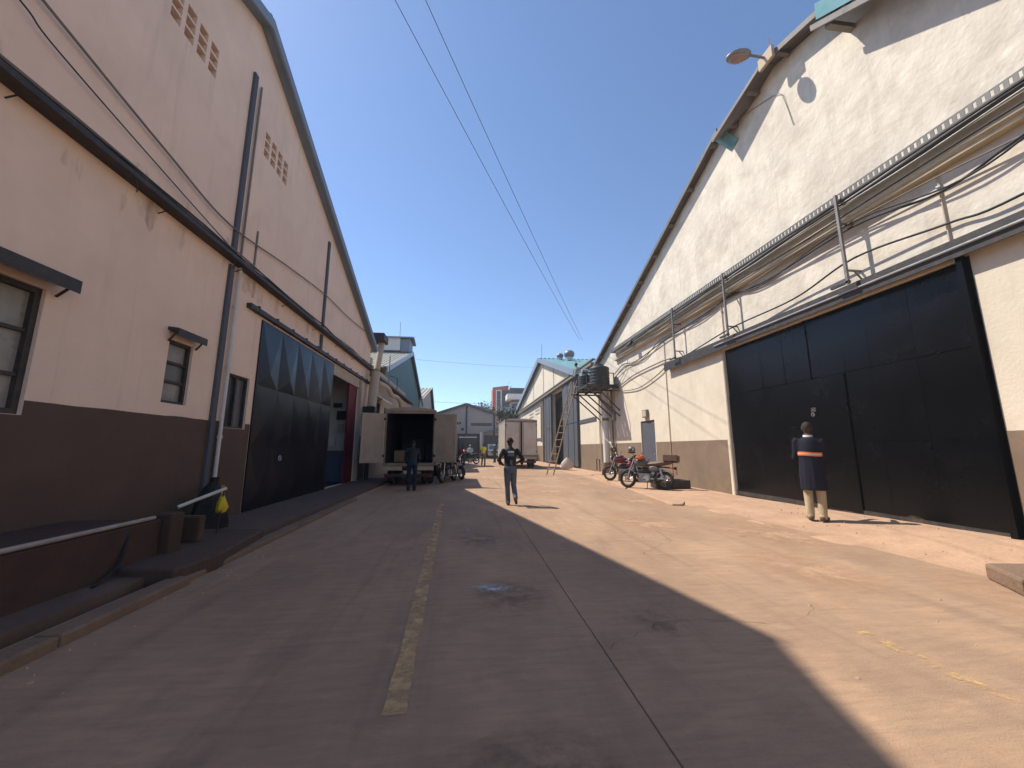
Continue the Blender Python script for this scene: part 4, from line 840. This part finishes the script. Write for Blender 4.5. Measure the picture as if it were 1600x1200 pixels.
oc = thing('orange_cover', 'crumpled orange cloth over the nearer motorcycle tank', 'cloth', (5.85,12.82,1.02)); vs = []; n = 12
for k, (r_, z) in enumerate(((.13,0),(.125,.06),(.08,.11),(.02,.12))):
    for i in range(n): a = 2*math.pi*i/n; q = r_*(1+.18*math.sin(3*a+k)); vs.append((q*1.2*math.cos(a),q*.8*math.sin(a),z+.02*math.sin(4*a)))
MB().add(vs,[(k*n+i,k*n+(i+1)%n,(k+1)*n+(i+1)%n,(k+1)*n+i) for k in range(3) for i in range(n)]+[tuple(range(36,48))]).build('cloth', m_orange, oc, local=True, smooth=True); MB().tube([(-.15,.05,.03),(0,.0,.13),(.15,-.05,.03)],.01,5).build('cord', m_cable, oc, local=True)
motorcycle('motorcycle parked in shade beside the open box truck', (-.80,16.7,0), R(160), m_blackv, m_blackv, .12, 'motorcycles parked by the left trucks', m_rubber)
motorcycle('second dark motorcycle parked beyond the shaded one at the left truck', (-.55,18.3,0), R(205), m_rubber, m_blackv, .12, 'motorcycles parked by the left trucks')
motorcycle('far motorcycle standing across the road near the man in white', (.1,34.5,0), R(100), m_blackv, m_blackv, .1, 'motorcycles parked by the left trucks')

# ======================= trucks
def wheel(par, x, y, r_=.42, wd=.24, s_=1):
    w_ = MB().torus((x,y,r_),r_-.11,.11,'x',26,8,wd/.22).build('wheel', m_rubber, par, local=True, smooth=True)
    MB().cyl((x-wd*.3,y,r_),(x+wd*.3,y,r_),r_-.17,n=18).build('rim', m_steel, w_, local=True, smooth=True); MB().cyl((x+s_*wd*.28,y,r_),(x+s_*wd*.42,y,r_),.08,n=10).build('hub', m_darksteel, w_, local=True)
def truck(label, loc, rz, W, L_, zf, H, body, cabm, open_doors, group=None):   # rear face at local y = 0, forward +y
    t = thing('box_truck', label, 'truck', loc, rz, group); b = lambda mb, nm, mt, par=t, **k: mb.build(nm, mt, par, local=True, **k)
    h = W/2; th = .05
    b(MB().box(-h,h,0,L_,zf-.06,zf),'cargo_floor',m_interior); 
    for s_ in (-1,1):
        sd = b(MB().box(min(s_*h,s_*(h-th)),max(s_*h,s_*(h-th)),0,L_,zf+.001,H-.002),'side_wall',body)
        for k in range(int(L_/.6)): b(MB().box(min(s_*h,s_*(h+.02)),max(s_*h,s_*(h+.02)),.3+k*.6,.34+k*.6,zf+.05,H-.05),'side_rib',body,sd)
    b(MB().box(-h,h,L_-.05,L_-.001,zf,H-.003),'front_wall',body)
    for q_ in ((-h+th,-h+th+.012,.03,L_-.06,zf+.002,H-.04),(h-th-.012,h-th,.03,L_-.06,zf+.002,H-.04),(-h+th+.013,h-th-.013,L_-.075,L_-.06,zf+.002,H-.04),(-h+th+.013,h-th-.013,.03,L_-.08,H-.06,H-.045)): b(MB().box(*q_),'shade_lining',m_shade_lining)  # near-black sheets added inside the box to paint in its shade
    rf = MB(); vs = []
    for y in (-.06,L_):
        for i in range(9): a = -1+2*i/8; vs.append((a*(h+.03),y,H+.10*(1-a*a)))
        for i in range(9): a = 1-2*i/8; vs.append((a*(h+.03),y,H-.03))
    rf.add(vs,[(i,(i+1)%18,18+(i+1)%18,18+i) for i in range(18)]+[tuple(range(18)),tuple(range(18,36))]); b(rf,'roof',body)
    fr = MB(); fr.box(-h-.03,-h+.05,-.05,.0,zf-.06,H-.1); fr.box(h-.05,h+.03,-.05,.0,zf-.06,H-.1); fr.box(-h-.03,h+.03,-.07,.0,H-.15,H-.031); fr.box(-h,h,-.06,.0,zf-.12,zf); b(fr,'rear_frame',M('rusty_frame',(.30,.24,.18),.7,.2,3,(.15,.07,.04),.6,5))
    dw = W/2-.06; dz0, dz1 = zf+.02, H-.17
    for s_ in (-1,1):
        D_ = MB()
        if open_doors: ang = R(150 if s_ < 0 else 166)
        else: ang = 0
        # door hinged at x = s_*h, closed it spans towards the centre
        hinge = Vector((s_*h,-.075,0)); m = Matrix.Rotation(s_*ang,3,'Z')
        q = lambda x0,x1,y0,y1,z0,z1: MB().add([hinge+m@Vector((-s_*xx,yy,zz)) for xx,yy,zz in ((x0,y0,z0),(x1,y0,z0),(x1,y1,z0),(x0,y1,z0),(x0,y0,z1),(x1,y0,z1),(x1,y1,z1),(x0,y1,z1))],[(3,2,1,0),(4,5,6,7),(0,1,5,4),(1,2,6,5),(2,3,7,6),(3,0,4,7)])
        dd = b(q(.01,dw,-.02,.02,dz0,dz1),'rear_door',body)
        for zz in (dz0+.05,(dz0+dz1)/2-.02,dz1-.09): b(q(.03,dw-.02,-.032,.032,zz,zz+.04),'door_rib',body,dd)
        for xx in (.02,dw-.05): b(q(xx,xx+.03,-.03,.03,dz0,dz1),'door_edge',m_buff,dd)
        if not open_doors: b(q(dw-.09,dw-.065,-.05,-.02,dz0-.05,dz1+.05),'lock_rod',m_steel,dd)
        for zz in (dz0+.2,dz1-.25): b(q(-.02,.06,-.04,.04,zz,zz+.10),'hinge',m_darksteel,dd)
    b(MB().box(-h*.42-.06,-h*.42+.06,.0,L_+1.4,zf-.30,zf-.08),'chassis_rail',m_darksteel); b(MB().box(h*.42-.06,h*.42+.06,.0,L_+1.4,zf-.30,zf-.08),'chassis_rail',m_darksteel)
    b(MB().box(-h,-h*.25,-.10,-.02,zf-.27,zf-.13),'tail_step',m_buff,bevel=.01); b(MB().box(h*.1,h,-.10,-.02,zf-.27,zf-.13),'tail_step',m_buff,bevel=.01)
    b(MB().box(-h+.05,h-.05,-.02,.06,zf-.52,zf-.40),'bumper',m_darksteel,bevel=.01)
    for s_ in (-1,1):
        b(MB().box(s_*(h-.22)-.12,s_*(h-.22)+.12,-.05,-.021,zf-.54,zf-.42),'tail_light',m_red); b(MB().box(s_*(h-.35)-.02,s_*(h-.35)+.02,.25,.3,.12,zf-.1),'mud_flap_stay',m_darksteel)
        b(MB().box(s_*(h-.28)-.18,s_*(h-.28)+.18,.42,.45,.15,zf-.25),'mud_flap',m_rubber)
        for d in (-.02,-.27): wheel(t, s_*(h-.14+d), .95, .40, .22, s_)
        wheel(t, s_*(h-.18), L_+.75, .40, .22, s_)
    b(MB().box(-.18,.18,-.03,-.022,zf-.40,zf-.28),'number_plate',m_white_dirty)
    cab = MB(); c0 = L_+.12; cab.prism([(c0,.55),(c0+1.55,.55),(c0+1.6,1.35),(c0+1.3,2.2),(c0,2.25)],'x',-h*.9,h*.9); cb_ = b(cab,'cab',cabm,bevel=.05)
    b(MB().add([(-h*.8,c0+1.605,1.4),(h*.8,c0+1.605,1.4),(h*.78,c0+1.335,2.12),(-h*.78,c0+1.335,2.12)],[(0,1,2,3)]),'windscreen',m_glass2,cb_)
    for s_ in (-1,1): b(MB().box(min(s_*h*.9,s_*(h*.9+.008)),max(s_*h*.9,s_*(h*.9+.008)),c0+.3,c0+1.2,1.4,2.05),'side_window',m_glass2,cb_); b(MB().box(s_*(h*.9+.16)-.07,s_*(h*.9+.16)+.07,c0+1.4,c0+1.45,1.5,1.85),'wing_mirror',m_blackv,cb_); b(MB().cyl((s_*h*.65,c0+1.58,.85),(s_*h*.65,c0+1.64,.85),.11,n=14),'headlight',m_chrome,cb_)
    return t
m_shade_lining = M('cargo_shade_lining',(.035,.025,.02),.85,.3,2)  # shade of the cargo hold, put into the colour
m_tbody = M('dirty_cream_truck_paint',(.36,.295,.225),.55,.18,1.2,(.20,.13,.085),.35,2.2,.1,8,streak=.45)
m_tbody2 = M('dusty_white_truck_paint',(.58,.52,.45),.55,.12,1.0,(.36,.26,.19),.35,1.8,.1,8,streak=.5)
truck('cream box truck with both rear doors swung open in the shade', (-2.24,15.2,0), R(1.5), 1.86, 4.2, .84, 2.86, m_tbody, m_white_dirty, True, 'box trucks')
truck('dusty white box truck with closed rear doors parked on the right', (3.66,27.0,0), R(1), 2.22, 5.0, .90, 3.36, m_tbody2, m_white_dirty, False, 'box trucks')
truck('white box truck parked beyond the open one on the left', (-2.1,24.0,0), R(.5), 1.95, 4.2, .84, 2.8, m_tbody2, m_white_dirty, False, 'box trucks')
cr = thing('cargo_carton', 'cardboard carton deep inside the open truck', 'carton', (-2.75,16.6,.85)); MB().box(-3.0,-2.5,16.3,16.8,.845,1.3).build('carton', M('cardboard',(.28,.19,.11),.9), cr, bevel=.01); MB().box(-2.78,-2.72,16.29,16.81,1.301,1.305).build('tape', m_buff, cr)
for i in range(3): MB().box(-2.95+.5*i,-2.5+.5*i,18.0,18.5,.845,1.6+.2*(i % 2)).build('cargo_crate', m_interior, bevel=.01, label=['leftmost wooden crate at the back of the open truck','middle wooden crate at the back of the open truck','rightmost wooden crate at the back of the open truck'][i], cat='crate')  # crates take the dim interior tone, the hold's shade painted into them
# far vehicles at the end gate
pkx = thing('pickup_truck', 'blue-grey pickup facing the street at the far gate', 'pickup', (3.5,51,0)); b = lambda mb, nm, mt, par=pkx, **k: mb.build(nm, mt, par, local=True, **k)
body = b(MB().prism([(-.0,.55),(0,1.05),(.9,1.2),(1.5,1.9),(2.6,1.95),(2.7,1.3),(4.8,1.25),(4.8,.55)],'x',-.9,.9),'body',m_bluegrey,bevel=.05)
b(MB().add([(-.78,.93,1.27),(.78,.93,1.27),(.70,1.46,1.84),(-.70,1.46,1.84)],[(0,1,2,3)]),'windscreen',m_glass2); b(MB().box(-.92,.92,-.12,.02,.45,.72),'bumper',m_white_dirty,bevel=.03); b(MB().box(-.5,.5,-.03,.0,.78,.98),'grille',m_blackv)
for s_ in (-1,1):
    b(MB().box(s_*.7-.15,s_*.7+.15,-.02,.03,.78,.96),'headlight',m_chrome)
    for y in (.9,3.8): wheel(pkx, s_*.8, y, .38, .22, s_)
tk = thing('flatbed_truck', 'dark tarpaulin covered truck standing in front of the far gate', 'truck', (-.1,52.5,0)); b = lambda mb, nm, mt, par=tk, **k: mb.build(nm, mt, par, local=True, **k)
b(MB().box(-1.15,1.15,0,3,.7,3.0),'tarpaulin',M('dark_tarpaulin',(.03,.045,.05),.7,.3,1),bevel=.06); b(MB().box(-1.2,1.2,-.05,-.01,2.75,2.9),'top_rail',m_white); b(MB().box(-1.1,1.1,-.04,3,.5,.68),'bed_frame',m_darksteel)
for s_ in (-1,1): b(MB().box(s_*.9-.12,s_*.9+.12,-.06,-.02,.5,.62),'tail_light',m_red); wheel(tk, s_*.95, .8, .45, .3, s_); wheel(tk, s_*.95, 2.4, .45, .3, s_)
MB().box(1.55,1.85,53.2,53.5,0,3.5).build('white_post', m_white, bevel=.02, label='white square post left of the blue pickup at the far gate', cat='post')

# ======================= people
def cloth(name, col, rough=.85): return M(name, col, rough, .22, 5, bump=.25, bscale=26)
def voxel_mesh(mb, vox, smooth=5):
    me = bpy.data.meshes.new('tmp'); me.from_pydata([Vector(v) for v in mb.v], [], mb.f); ob = bpy.data.objects.new('tmp', me); COL.objects.link(ob)
    r_ = ob.modifiers.new('r', 'REMESH'); r_.mode = 'VOXEL'; r_.voxel_size = vox; r_.adaptivity = 0
    s_ = ob.modifiers.new('s', 'SMOOTH'); s_.factor = .5; s_.iterations = smooth
    dg = bpy.context.evaluated_depsgraph_get(); out = bpy.data.meshes.new_from_object(ob.evaluated_get(dg))
    bpy.data.objects.remove(ob); bpy.data.meshes.remove(me); return out
def chain(mb, pts, rs, n=10):
    for i in range(len(pts)-1): mb.cyl(pts[i], pts[i+1], rs[i], rs[i+1], n)
    for p, r_ in zip(pts, rs): mb.sphere(p, r_, n, 7)
def loft(mb, rings, n=18):                            # rings of (centre, rx, ry)
    vs = []
    for c, rx, ry in rings:
        for i in range(n): a = 2*math.pi*i/n; vs.append(Vector(c)+Vector((rx*math.cos(a), ry*math.sin(a), 0)))
    N = len(rings); mb.add(vs, [(k*n+i, k*n+(i+1) % n, (k+1)*n+(i+1) % n, (k+1)*n+i) for k in range(N-1) for i in range(n)]+[tuple(range(n-1,-1,-1)), tuple(range((N-1)*n, N*n))])
def person(label, loc, rz, h, pose, cols, vox=.012, extra=None, group=None, bald=False):
    """pose: elbow/wrist/knee/ankle positions for a 1.75 m body (x right, y forward, z up); lean = forward bend at the hip"""
    k = h/1.75; t = thing('person', label, 'person', loc, rz, group); V = Vector
    lean = pose.get('lean', 0); mL = Matrix.Rotation(-lean, 3, 'X'); hip0 = V((0,0,.94))
    up = lambda p: hip0+mL@(V(p)-hip0)
    segs = []
    mb = MB()
    def C(lab, pts, rs):
        pts = [V(p) for p in pts]; chain(mb, pts, rs)
        for i in range(len(pts)-1): segs.append((lab, pts[i], pts[i+1], (rs[i]+rs[i+1])/2))
    rings = [((0,-.01,.82),.15,.115),((0,-.015,.92),.172,.128),((0,0,1.06),.150,.11),((0,.005,1.2),.165,.118),((0,0,1.33),.185,.118),((0,-.005,1.42),.165,.095),((0,-.005,1.47),.085,.07),((0,0,1.50),.058,.058)]
    loft(mb, [(up(c), a, b_) for c, a, b_ in rings])
    segs += [('bottom', V((0,-.01,.84)), V((0,-.01,.93)), .14), ('top', up((0,0,1.06)), up((0,0,1.40)), .14), ('top', up((-.13,0,1.40)), up((.13,0,1.40)), .08)]
    C('skin', [up((0,-.005,1.46)), up((0,.012,1.56))], [.056,.052])
    hc = up((0,.02,1.645)); hm = mL @ Matrix.Rotation(pose.get('turn',0),3,'Z') @ Matrix.Rotation(pose.get('nod',0),3,'X')
    mb.sphere(hc, (.076,.096,.108), 16, 12, hm); mb.sphere(hc+hm@V((0,.025,-.055)), (.056,.068,.066), 12, 8, hm); segs.append(('skin', hc, hc+V((0,0,-.03)), .10))
    mb.sphere(hc+hm@V((0,.100,-.012)), (.014,.020,.024), 8, 6, hm); mb.sphere(hc+hm@V((0,.088,-.058)), (.024,.012,.010), 8, 6, hm)
    for s_ in (-1,1): mb.sphere(hc+hm@V((s_*.078,-.005,-.01)), (.014,.022,.032), 8, 6, hm)
    for s_, S in ((-1,'L'),(1,'R')):
        sh = up((s_*.185,0,1.405)); el = up(pose.get('elbow'+S,(s_*.25,-.02,1.13))); wr = up(pose.get('wrist'+S,(s_*.26,.05,.88)))
        slv = 'top' if pose.get('long_sleeve', True) else 'skin'
        C('top', [sh, sh.lerp(el,.5)], [.062,.056]); C(slv, [sh.lerp(el,.5), el, wr], [.054,.046,.034])
        d = (wr-el).normalized(); acr = d.cross(V((0,0,1))) if abs(d.z) < .9 else V((0,1,0)); acr = acr.normalized(); pal = acr.cross(d).normalized()
        C('skin', [wr, wr+d*.05, wr+d*.085], [.03,.034,.030])
        for f, (o_, L1) in enumerate(((-.03,.062),(-.010,.075),(.010,.070),(.03,.055))):
            a = wr+d*.085+acr*o_; C('skin', [a, a+d*L1*.55-pal*.006*s_, a+d*L1*.9-pal*.03*s_], [.0105,.0098,.0085])
        a = wr+d*.03+acr*-.03; C('skin', [a, a+d*.03-acr*.03-pal*.01, a+d*.062-acr*.036-pal*.02], [.013,.011,.009])
        hp = V((s_*.088,-.01,.90)); kn = V(pose.get('knee'+S,(s_*.10,.02,.49))); an = V(pose.get('ankle'+S,(s_*.10,-.02,.09)))
        C('bottom', [hp, kn, an], [.094,.074,.064 if pose.get('loose',1) else .05])
        ft = V(pose.get('foot'+S,(0,1,0))).normalized()
        C('shoe', [an+V((0,0,-.035))-ft*.05, an+V((0,0,-.042))+ft*.07, an+V((0,0,-.05))+ft*.16], [.046,.046,.036])
    mb.v = [tuple(V(v)*k) for v in mb.v]
    me = voxel_mesh(mb, vox, 3)
    order = ['skin','top','bottom','shoe']; S2 = [(order.index(l), a*k, b_*k, r_*k) for l, a, b_, r_ in segs]
    for p in me.polygons:
        c = p.center; best = 1e9
        for l, a, b_, r_ in S2:
            ab = b_-a; q = max(0, min(1, (c-a).dot(ab)/max(1e-9, ab.length_squared))); d = (c-(a+ab*q)).length-r_
            if d < best: best = d; li = l
        p.material_index = li; p.use_smooth = True
    mesh_obj('body', me, [m_skin, cols['top'], cols['bottom'], cols['shoe']], t)
    # hair: a close cap over the back and top of the skull
    hr = MB(); n, m = 16, 7; vs = []
    for j in range(m+1):
        ph = math.pi/2*(j/m)*1.12
        for i in range(n):
            a = 2*math.pi*i/n; fr_ = max(0, math.sin(a)); lim = ph*(1-.30*fr_)
            vs.append((hc+hm@V((.0805*math.sin(lim)*math.cos(a), -.004+.099*math.sin(lim)*math.sin(a), .008+.108*math.cos(lim))))*k)
    hr.add(vs, [(j*n+i, j*n+(i+1) % n, (j+1)*n+(i+1) % n, (j+1)*n+i) for j in range(m) for i in range(n)])
    hr.build('hair', cols.get('hair', m_hair), t, local=True, smooth=True)
    for s_ in (-1,1): MB().sphere((hc+hm@V((s_*.032,.088,.012)))*k, (.013*k,.008*k,.008*k), 8, 6, hm).build('eye', m_eye, t, local=True, smooth=True)
    if extra: extra(t, k, up)
    return t
c_khaki = cloth('khaki_trousers',(.46,.36,.22)); c_navy = cloth('navy_cloth',(.008,.008,.021)); c_olive = cloth('olive_shoes',(.12,.09,.05),.7)
c_black = cloth('black_cloth',(.02,.022,.026)); c_greytr = cloth('grey_trousers',(.11,.125,.15)); c_brownsh = cloth('brown_shoes',(.10,.07,.05),.7)
c_yellow = cloth('yellow_shirt',(.75,.66,.04)); c_tan = cloth('tan_trousers',(.22,.15,.11)); c_red = cloth('red_shirt',(.42,.02,.05)); c_white = cloth('white_shirt',(.62,.60,.58))
c_jean = cloth('blue_jeans',(.014,.02,.045)); c_dgrey = cloth('dark_grey_cloth',(.045,.05,.05)); c_grn = cloth('grey_green_shirt',(.26,.28,.27))
c_band = M('orange_band',(.85,.20,.04),.5,.08,9); c_silver = M('silver_band',(.75,.55,.40),.35,.1,9)
# --- guard at the wicket door: long navy coat with an orange band
def guard_extra(t, k, up):
    mb = MB()
    loft(mb, [((0,-.005,1.49),.07,.065),((0,-.01,1.46),.11,.085),((0,-.005,1.41),.15,.11),((0,0,1.3),.168,.135),((0,-.005,1.08),.17,.14),((0,-.01,.92),.185,.15),((0,-.01,.75),.195,.155),((.005,-.005,.53),.20,.16)], 22)
    for s_, el, wr in ((-1,(-.232,.04,1.10),(-.15,.30,1.20)),(1,(.228,.05,1.10),(.12,.33,1.24))):
        sh = Vector((s_*.155,0,1.375)); el = Vector(el); wr = Vector(wr); chain(mb, [sh,sh.lerp(el,.5),el,el.lerp(wr,.9)], [.064,.062,.056,.045])
    mb.v = [tuple(Vector(v)*k) for v in mb.v]; me = voxel_mesh(mb, .012, 14)
    for v in me.vertices:                              # soft vertical folds
        z = v.co.z/k; a = math.atan2(v.co.y, v.co.x); f = max(0, min(1, (1.35-z)/.6)); q = 1+f*(.018*math.sin(9*a+z*2)+.012*math.sin(15*a-z*3))
        v.co.x *= q; v.co.y *= q
    me.polygons.foreach_set('use_smooth',[True]*len(me.polygons)); coat = mesh_obj('coat', me, c_navy, t)
    for z0, z1, dr_, mt, nm in ((1.135,1.205,.006,c_band,'orange_band'),(1.16,1.18,.009,c_silver,'silver_stripe')):
        b_ = MB(); n = 30; vs = []
        for z in (z0, z1):
            for i in range(n): a = 2*math.pi*i/n; vs.append(Vector(((.174+dr_)*math.cos(a),-.002+(.146+dr_)*math.sin(a),z+.008*math.sin(2*a)))*k)
        b_.add(vs,[(i,(i+1)%n,n+(i+1)%n,n+i) for i in range(n)]); b_.build(nm, mt, coat, local=True, smooth=True)
    n = 20; vs = []
    for z, r_ in ((1.475,.078),(1.515,.068)):
        for i in range(n): a = 2*math.pi*i/n; vs.append(Vector((r_*math.cos(a),-.004+r_*math.sin(a),z))*k)
    MB().add(vs,[(i,(i+1)%n,n+(i+1)%n,n+i) for i in range(n)]).build('collar', c_white, coat, local=True, smooth=True)
person('man in long navy coat with orange band and khaki trousers at the black door', (6.60,6.90,apron_z(6.60,6.90)+.006), R(-46), 1.86,
       dict(elbowL=(-.232,.04,1.10), wristL=(-.15,.30,1.20), elbowR=(.228,.05,1.10), wristR=(.12,.33,1.24), kneeL=(-.095,.03,.49), kneeR=(.09,.0,.49), ankleL=(-.095,-.02,.09), ankleR=(.085,-.06,.09), footL=(-.25,1,0), footR=(.35,1,0), turn=.12),
       dict(top=c_navy, bottom=c_khaki, shoe=c_olive, hair=M('cropped_hair',(.035,.026,.02),.9)), .011, guard_extra)
# --- man walking away
def walker_extra(t, k, up):
    def patch(x0,x1,z0,z1,mt,nm,off=.004):
        b_ = MB(); vs = []; n = 8
        for z in (z0,z1):
            for i in range(n+1):
                x = x0+(x1-x0)*i/n; y = -.005-.122*math.sqrt(max(0,1-(x/.20)**2))-off; vs.append(Vector((x,y,z))*k)
        b_.add(vs,[(i,i+1,n+2+i,n+1+i) for i in range(n)]); b_.build(nm, mt, t, local=True)
    patch(-.085,.085,1.35,1.40,c_white,'back_patch')
    for i in range(7): patch(-.082+i*.025,-.07+i*.025,1.26,1.33,M('pale_print',(.28,.29,.31),.8) if i == 0 else bpy.data.materials['pale_print'],'back_print')
    for i in range(3): patch(-.02+i*.022,-.01+i*.022,1.05-.02*i,1.16,bpy.data.materials['pale_print'],'back_print')
    MB().torus(Vector((0,.02,1.66))*k,.082*k,.022*k,'z',18,6).build('cap_band', m_hair, t, local=True, smooth=True)
person('man in black printed top and grey trousers walking away up the road', (1.06,9.88,.0), R(2), 1.66,
       dict(elbowL=(-.33,-.10,1.16), wristL=(-.20,.14,1.05), elbowR=(.34,-.08,1.17), wristR=(.21,.16,1.08), kneeL=(-.07,.05,.49), ankleL=(-.06,-.01,.09), kneeR=(.10,.06,.50), ankleR=(.11,-.20,.20), footR=(.25,.75,-.6), turn=.25, nod=-.12),
       dict(top=c_black, bottom=c_greytr, shoe=c_brownsh), .011, walker_extra)
wlk = dict(elbowL=(-.25,-.12,1.14), wristL=(-.25,-.02,.90), elbowR=(.26,.05,1.13), wristR=(.24,.20,.93), kneeL=(-.09,.16,.50), ankleL=(-.09,.16,.10), kneeR=(.09,-.02,.49), ankleR=(.09,-.26,.14), footR=(0,.8,-.4), long_sleeve=False)
std = dict(long_sleeve=False)
person('man in bright yellow shirt walking in the middle of the road', (1.18,30.8,0), R(185), 1.74, wlk, dict(top=c_yellow, bottom=c_tan, shoe=c_black), .016)
person('dark clothed man with blue jeans leaning into the open truck', (-1.86,13.4,0), R(8), 1.72, dict(lean=.42, elbowL=(-.24,.16,1.16), wristL=(-.20,.42,1.12), elbowR=(.24,.18,1.16), wristR=(.20,.44,1.14), nod=.2), dict(top=c_black, bottom=c_jean, shoe=c_black), .014)
person('person in red shirt beside the farthest left motorcycles', (-.42,31.5,0), R(150), 1.66, std, dict(top=c_red, bottom=c_dgrey, shoe=c_black), .018)
person('person in white shirt standing behind the far motorcycle', (.15,36.0,0), R(175), 1.68, dict(elbowL=(-.28,.05,1.14), wristL=(-.14,.22,1.1), elbowR=(.28,.05,1.14), wristR=(.14,.22,1.1)), dict(top=c_white, bottom=c_dgrey, shoe=c_black, hair=c_white), .018)
person('person in black with white cap left of the parked white box truck', (2.55,38.0,0), R(120), 1.72, std, dict(top=c_dgrey, bottom=c_black, shoe=c_black, hair=c_white), .018)
person('man in grey shirt standing on the water tank platform', (6.33,21.95,4.72), R(120), 1.72, dict(elbowL=(-.27,-.04,1.16), wristL=(-.24,.20,1.02), elbowR=(.28,-.06,1.15), wristR=(.20,.18,.99), turn=-.3, nod=.15), dict(top=c_grn, bottom=c_dgrey, shoe=c_black), .014)

# ======================= wear: grime below the left ledge, splash dirt at wall feet, cracks and grit
def stretch(m, sc):
    n = m.node_tree.nodes; l = m.node_tree.links; mp = n.new('ShaderNodeMapping'); mp.inputs['Scale'].default_value = sc; tc = n.new('ShaderNodeTexCoord'); l.new(tc.outputs['Object'], mp.inputs[0])
    t = [x for x in n if x.type == 'TEX_NOISE' and x.outputs[0].links and x.outputs[0].links[0].to_node.type == 'MAP_RANGE' and x.outputs[0].links[0].to_node.outputs[0].links and x.outputs[0].links[0].to_node.outputs[0].links[0].to_node.type == 'MIX_SHADER'][0]
    l.new(mp.outputs[0], t.inputs[0]); return m
m_grime = stretch(worn_paint('grime_streaks', (.12,.085,.065), .52, .95, 2.2), (1,1,.25))
m_splash = stretch(worn_paint('splash_dirt', (.30,.19,.125), .50, 1.1, 5.0), (1,1,.6))
for y0, y1, z0, z1 in ((-2.5,7.3,4.42,4.90),(7.75,12,4.45,4.90),(-2.5,7.3,5.0,5.35)):
    n = int((y1-y0)/.12); vs = []
    for i in range(n+1): y = y0+(y1-y0)*i/n; e = random.uniform(0,.22); vs += [(XL+.006,y,z0+e if z1 < 5 else z0),(XL+.006,y,z1 if z1 < 5 else z1-e)]
    MB().add(vs,[(2*i,2*i+2,2*i+3,2*i+1) for i in range(n)]).build('grime', m_grime, LW)
def splash(X, s_, par, y0, y1, zb, h):
    n = int((y1-y0)/.15); vs = []
    for i in range(n+1): y = y0+(y1-y0)*i/n; vs += [(X,y,zb),(X,y,zb+h*random.uniform(.35,1))]
    MB().add(vs,[(2*i,2*i+2,2*i+3,2*i+1) for i in range(n)]).build('splash_dirt', m_splash, par)
splash(XR-.009, 1, RW, 11.0, 15.5, 0, .45); splash(XR-.009, 1, RW, 17.1, 22.5, 0, .5); splash(XR-.009, 1, RW, -2, 4.85, .05, .5); splash(XR+.045, 1, RW, 5.0, 10.9, .05, .16); splash(XL+.009, -1, LW, 5.3, 8.6, .1, .45)
def crack(pts, seed):
    rnd = random.Random(seed); out = []
    for a, b_ in zip(pts[:-1], pts[1:]):
        for i in range(8): t_ = i/8; out.append((a[0]+(b_[0]-a[0])*t_+rnd.gauss(0,.018), a[1]+(b_[1]-a[1])*t_+rnd.gauss(0,.018)))
    vs = []
    for x, y in out: q = rnd.uniform(.001,.0035); vs += [(x-q,y,.0042),(x+q,y+q*.5,.0042)]
    MB().add(vs,[(2*i,2*i+1,2*i+3,2*i+2) for i in range(len(out)-1)]).build('road_crack', m_plinth, kind='structure')
for i, p in enumerate(([(1.0,2.9),(1.7,3.3),(2.6,3.1),(3.3,3.5)],[(-1.3,7.2),(-.9,8.4),(-.2,8.9)],[(2.3,5.2),(3.1,5.9),(3.4,7.2)])): crack(p, i)
gb = MB(); rnd = random.Random(11)
for k in range(420):
    u = rnd.random()
    if u < .55: x, y = rnd.uniform(5.2,7.75), rnd.uniform(2.2,12); z = apron_z(x,y)
    elif u < .8: x, y = rnd.gauss(-2.75,.12), rnd.uniform(1.2,10); z = .0
    else: x, y = rnd.uniform(-2.6,5.2), rnd.uniform(1.3,12); z = .0
    q = rnd.uniform(.006,.022)*(1.3 if u < .55 else .8); m = Matrix.Rotation(rnd.uniform(0,6.28),3,'Z')
    gb.add([Vector((x,y,z))+m@Vector(p)*q for p in ((-1,-.7,-.2),(1,-.6,-.2),(.8,.8,-.2),(-.9,.7,-.2),(-.4,-.3,.7),(.5,-.2,.6),(.2,.5,.75))],[(0,1,5,4),(1,2,6,5),(2,3,6),(3,0,4,6),(4,5,6)])
gb.build('grit', m_dirt, kind='stuff')

# ======================= thin haze volume added to wash out the distance
hz = MB().box(-60,60,-30,140,-1.1,24).build('haze', None, kind='stuff')
hm_ = bpy.data.materials.new('haze_volume'); hm_.use_nodes = True; n_ = hm_.node_tree.nodes; n_.clear()
ho = n_.new('ShaderNodeOutputMaterial'); hv = n_.new('ShaderNodeVolumePrincipled'); hv.inputs['Density'].default_value = .0013; hv.inputs['Color'].default_value = (.92,.94,1,1); hv.inputs['Anisotropy'].default_value = 0
hm_.node_tree.links.new(hv.outputs[0], ho.inputs['Volume']); hz.data.materials.append(hm_)
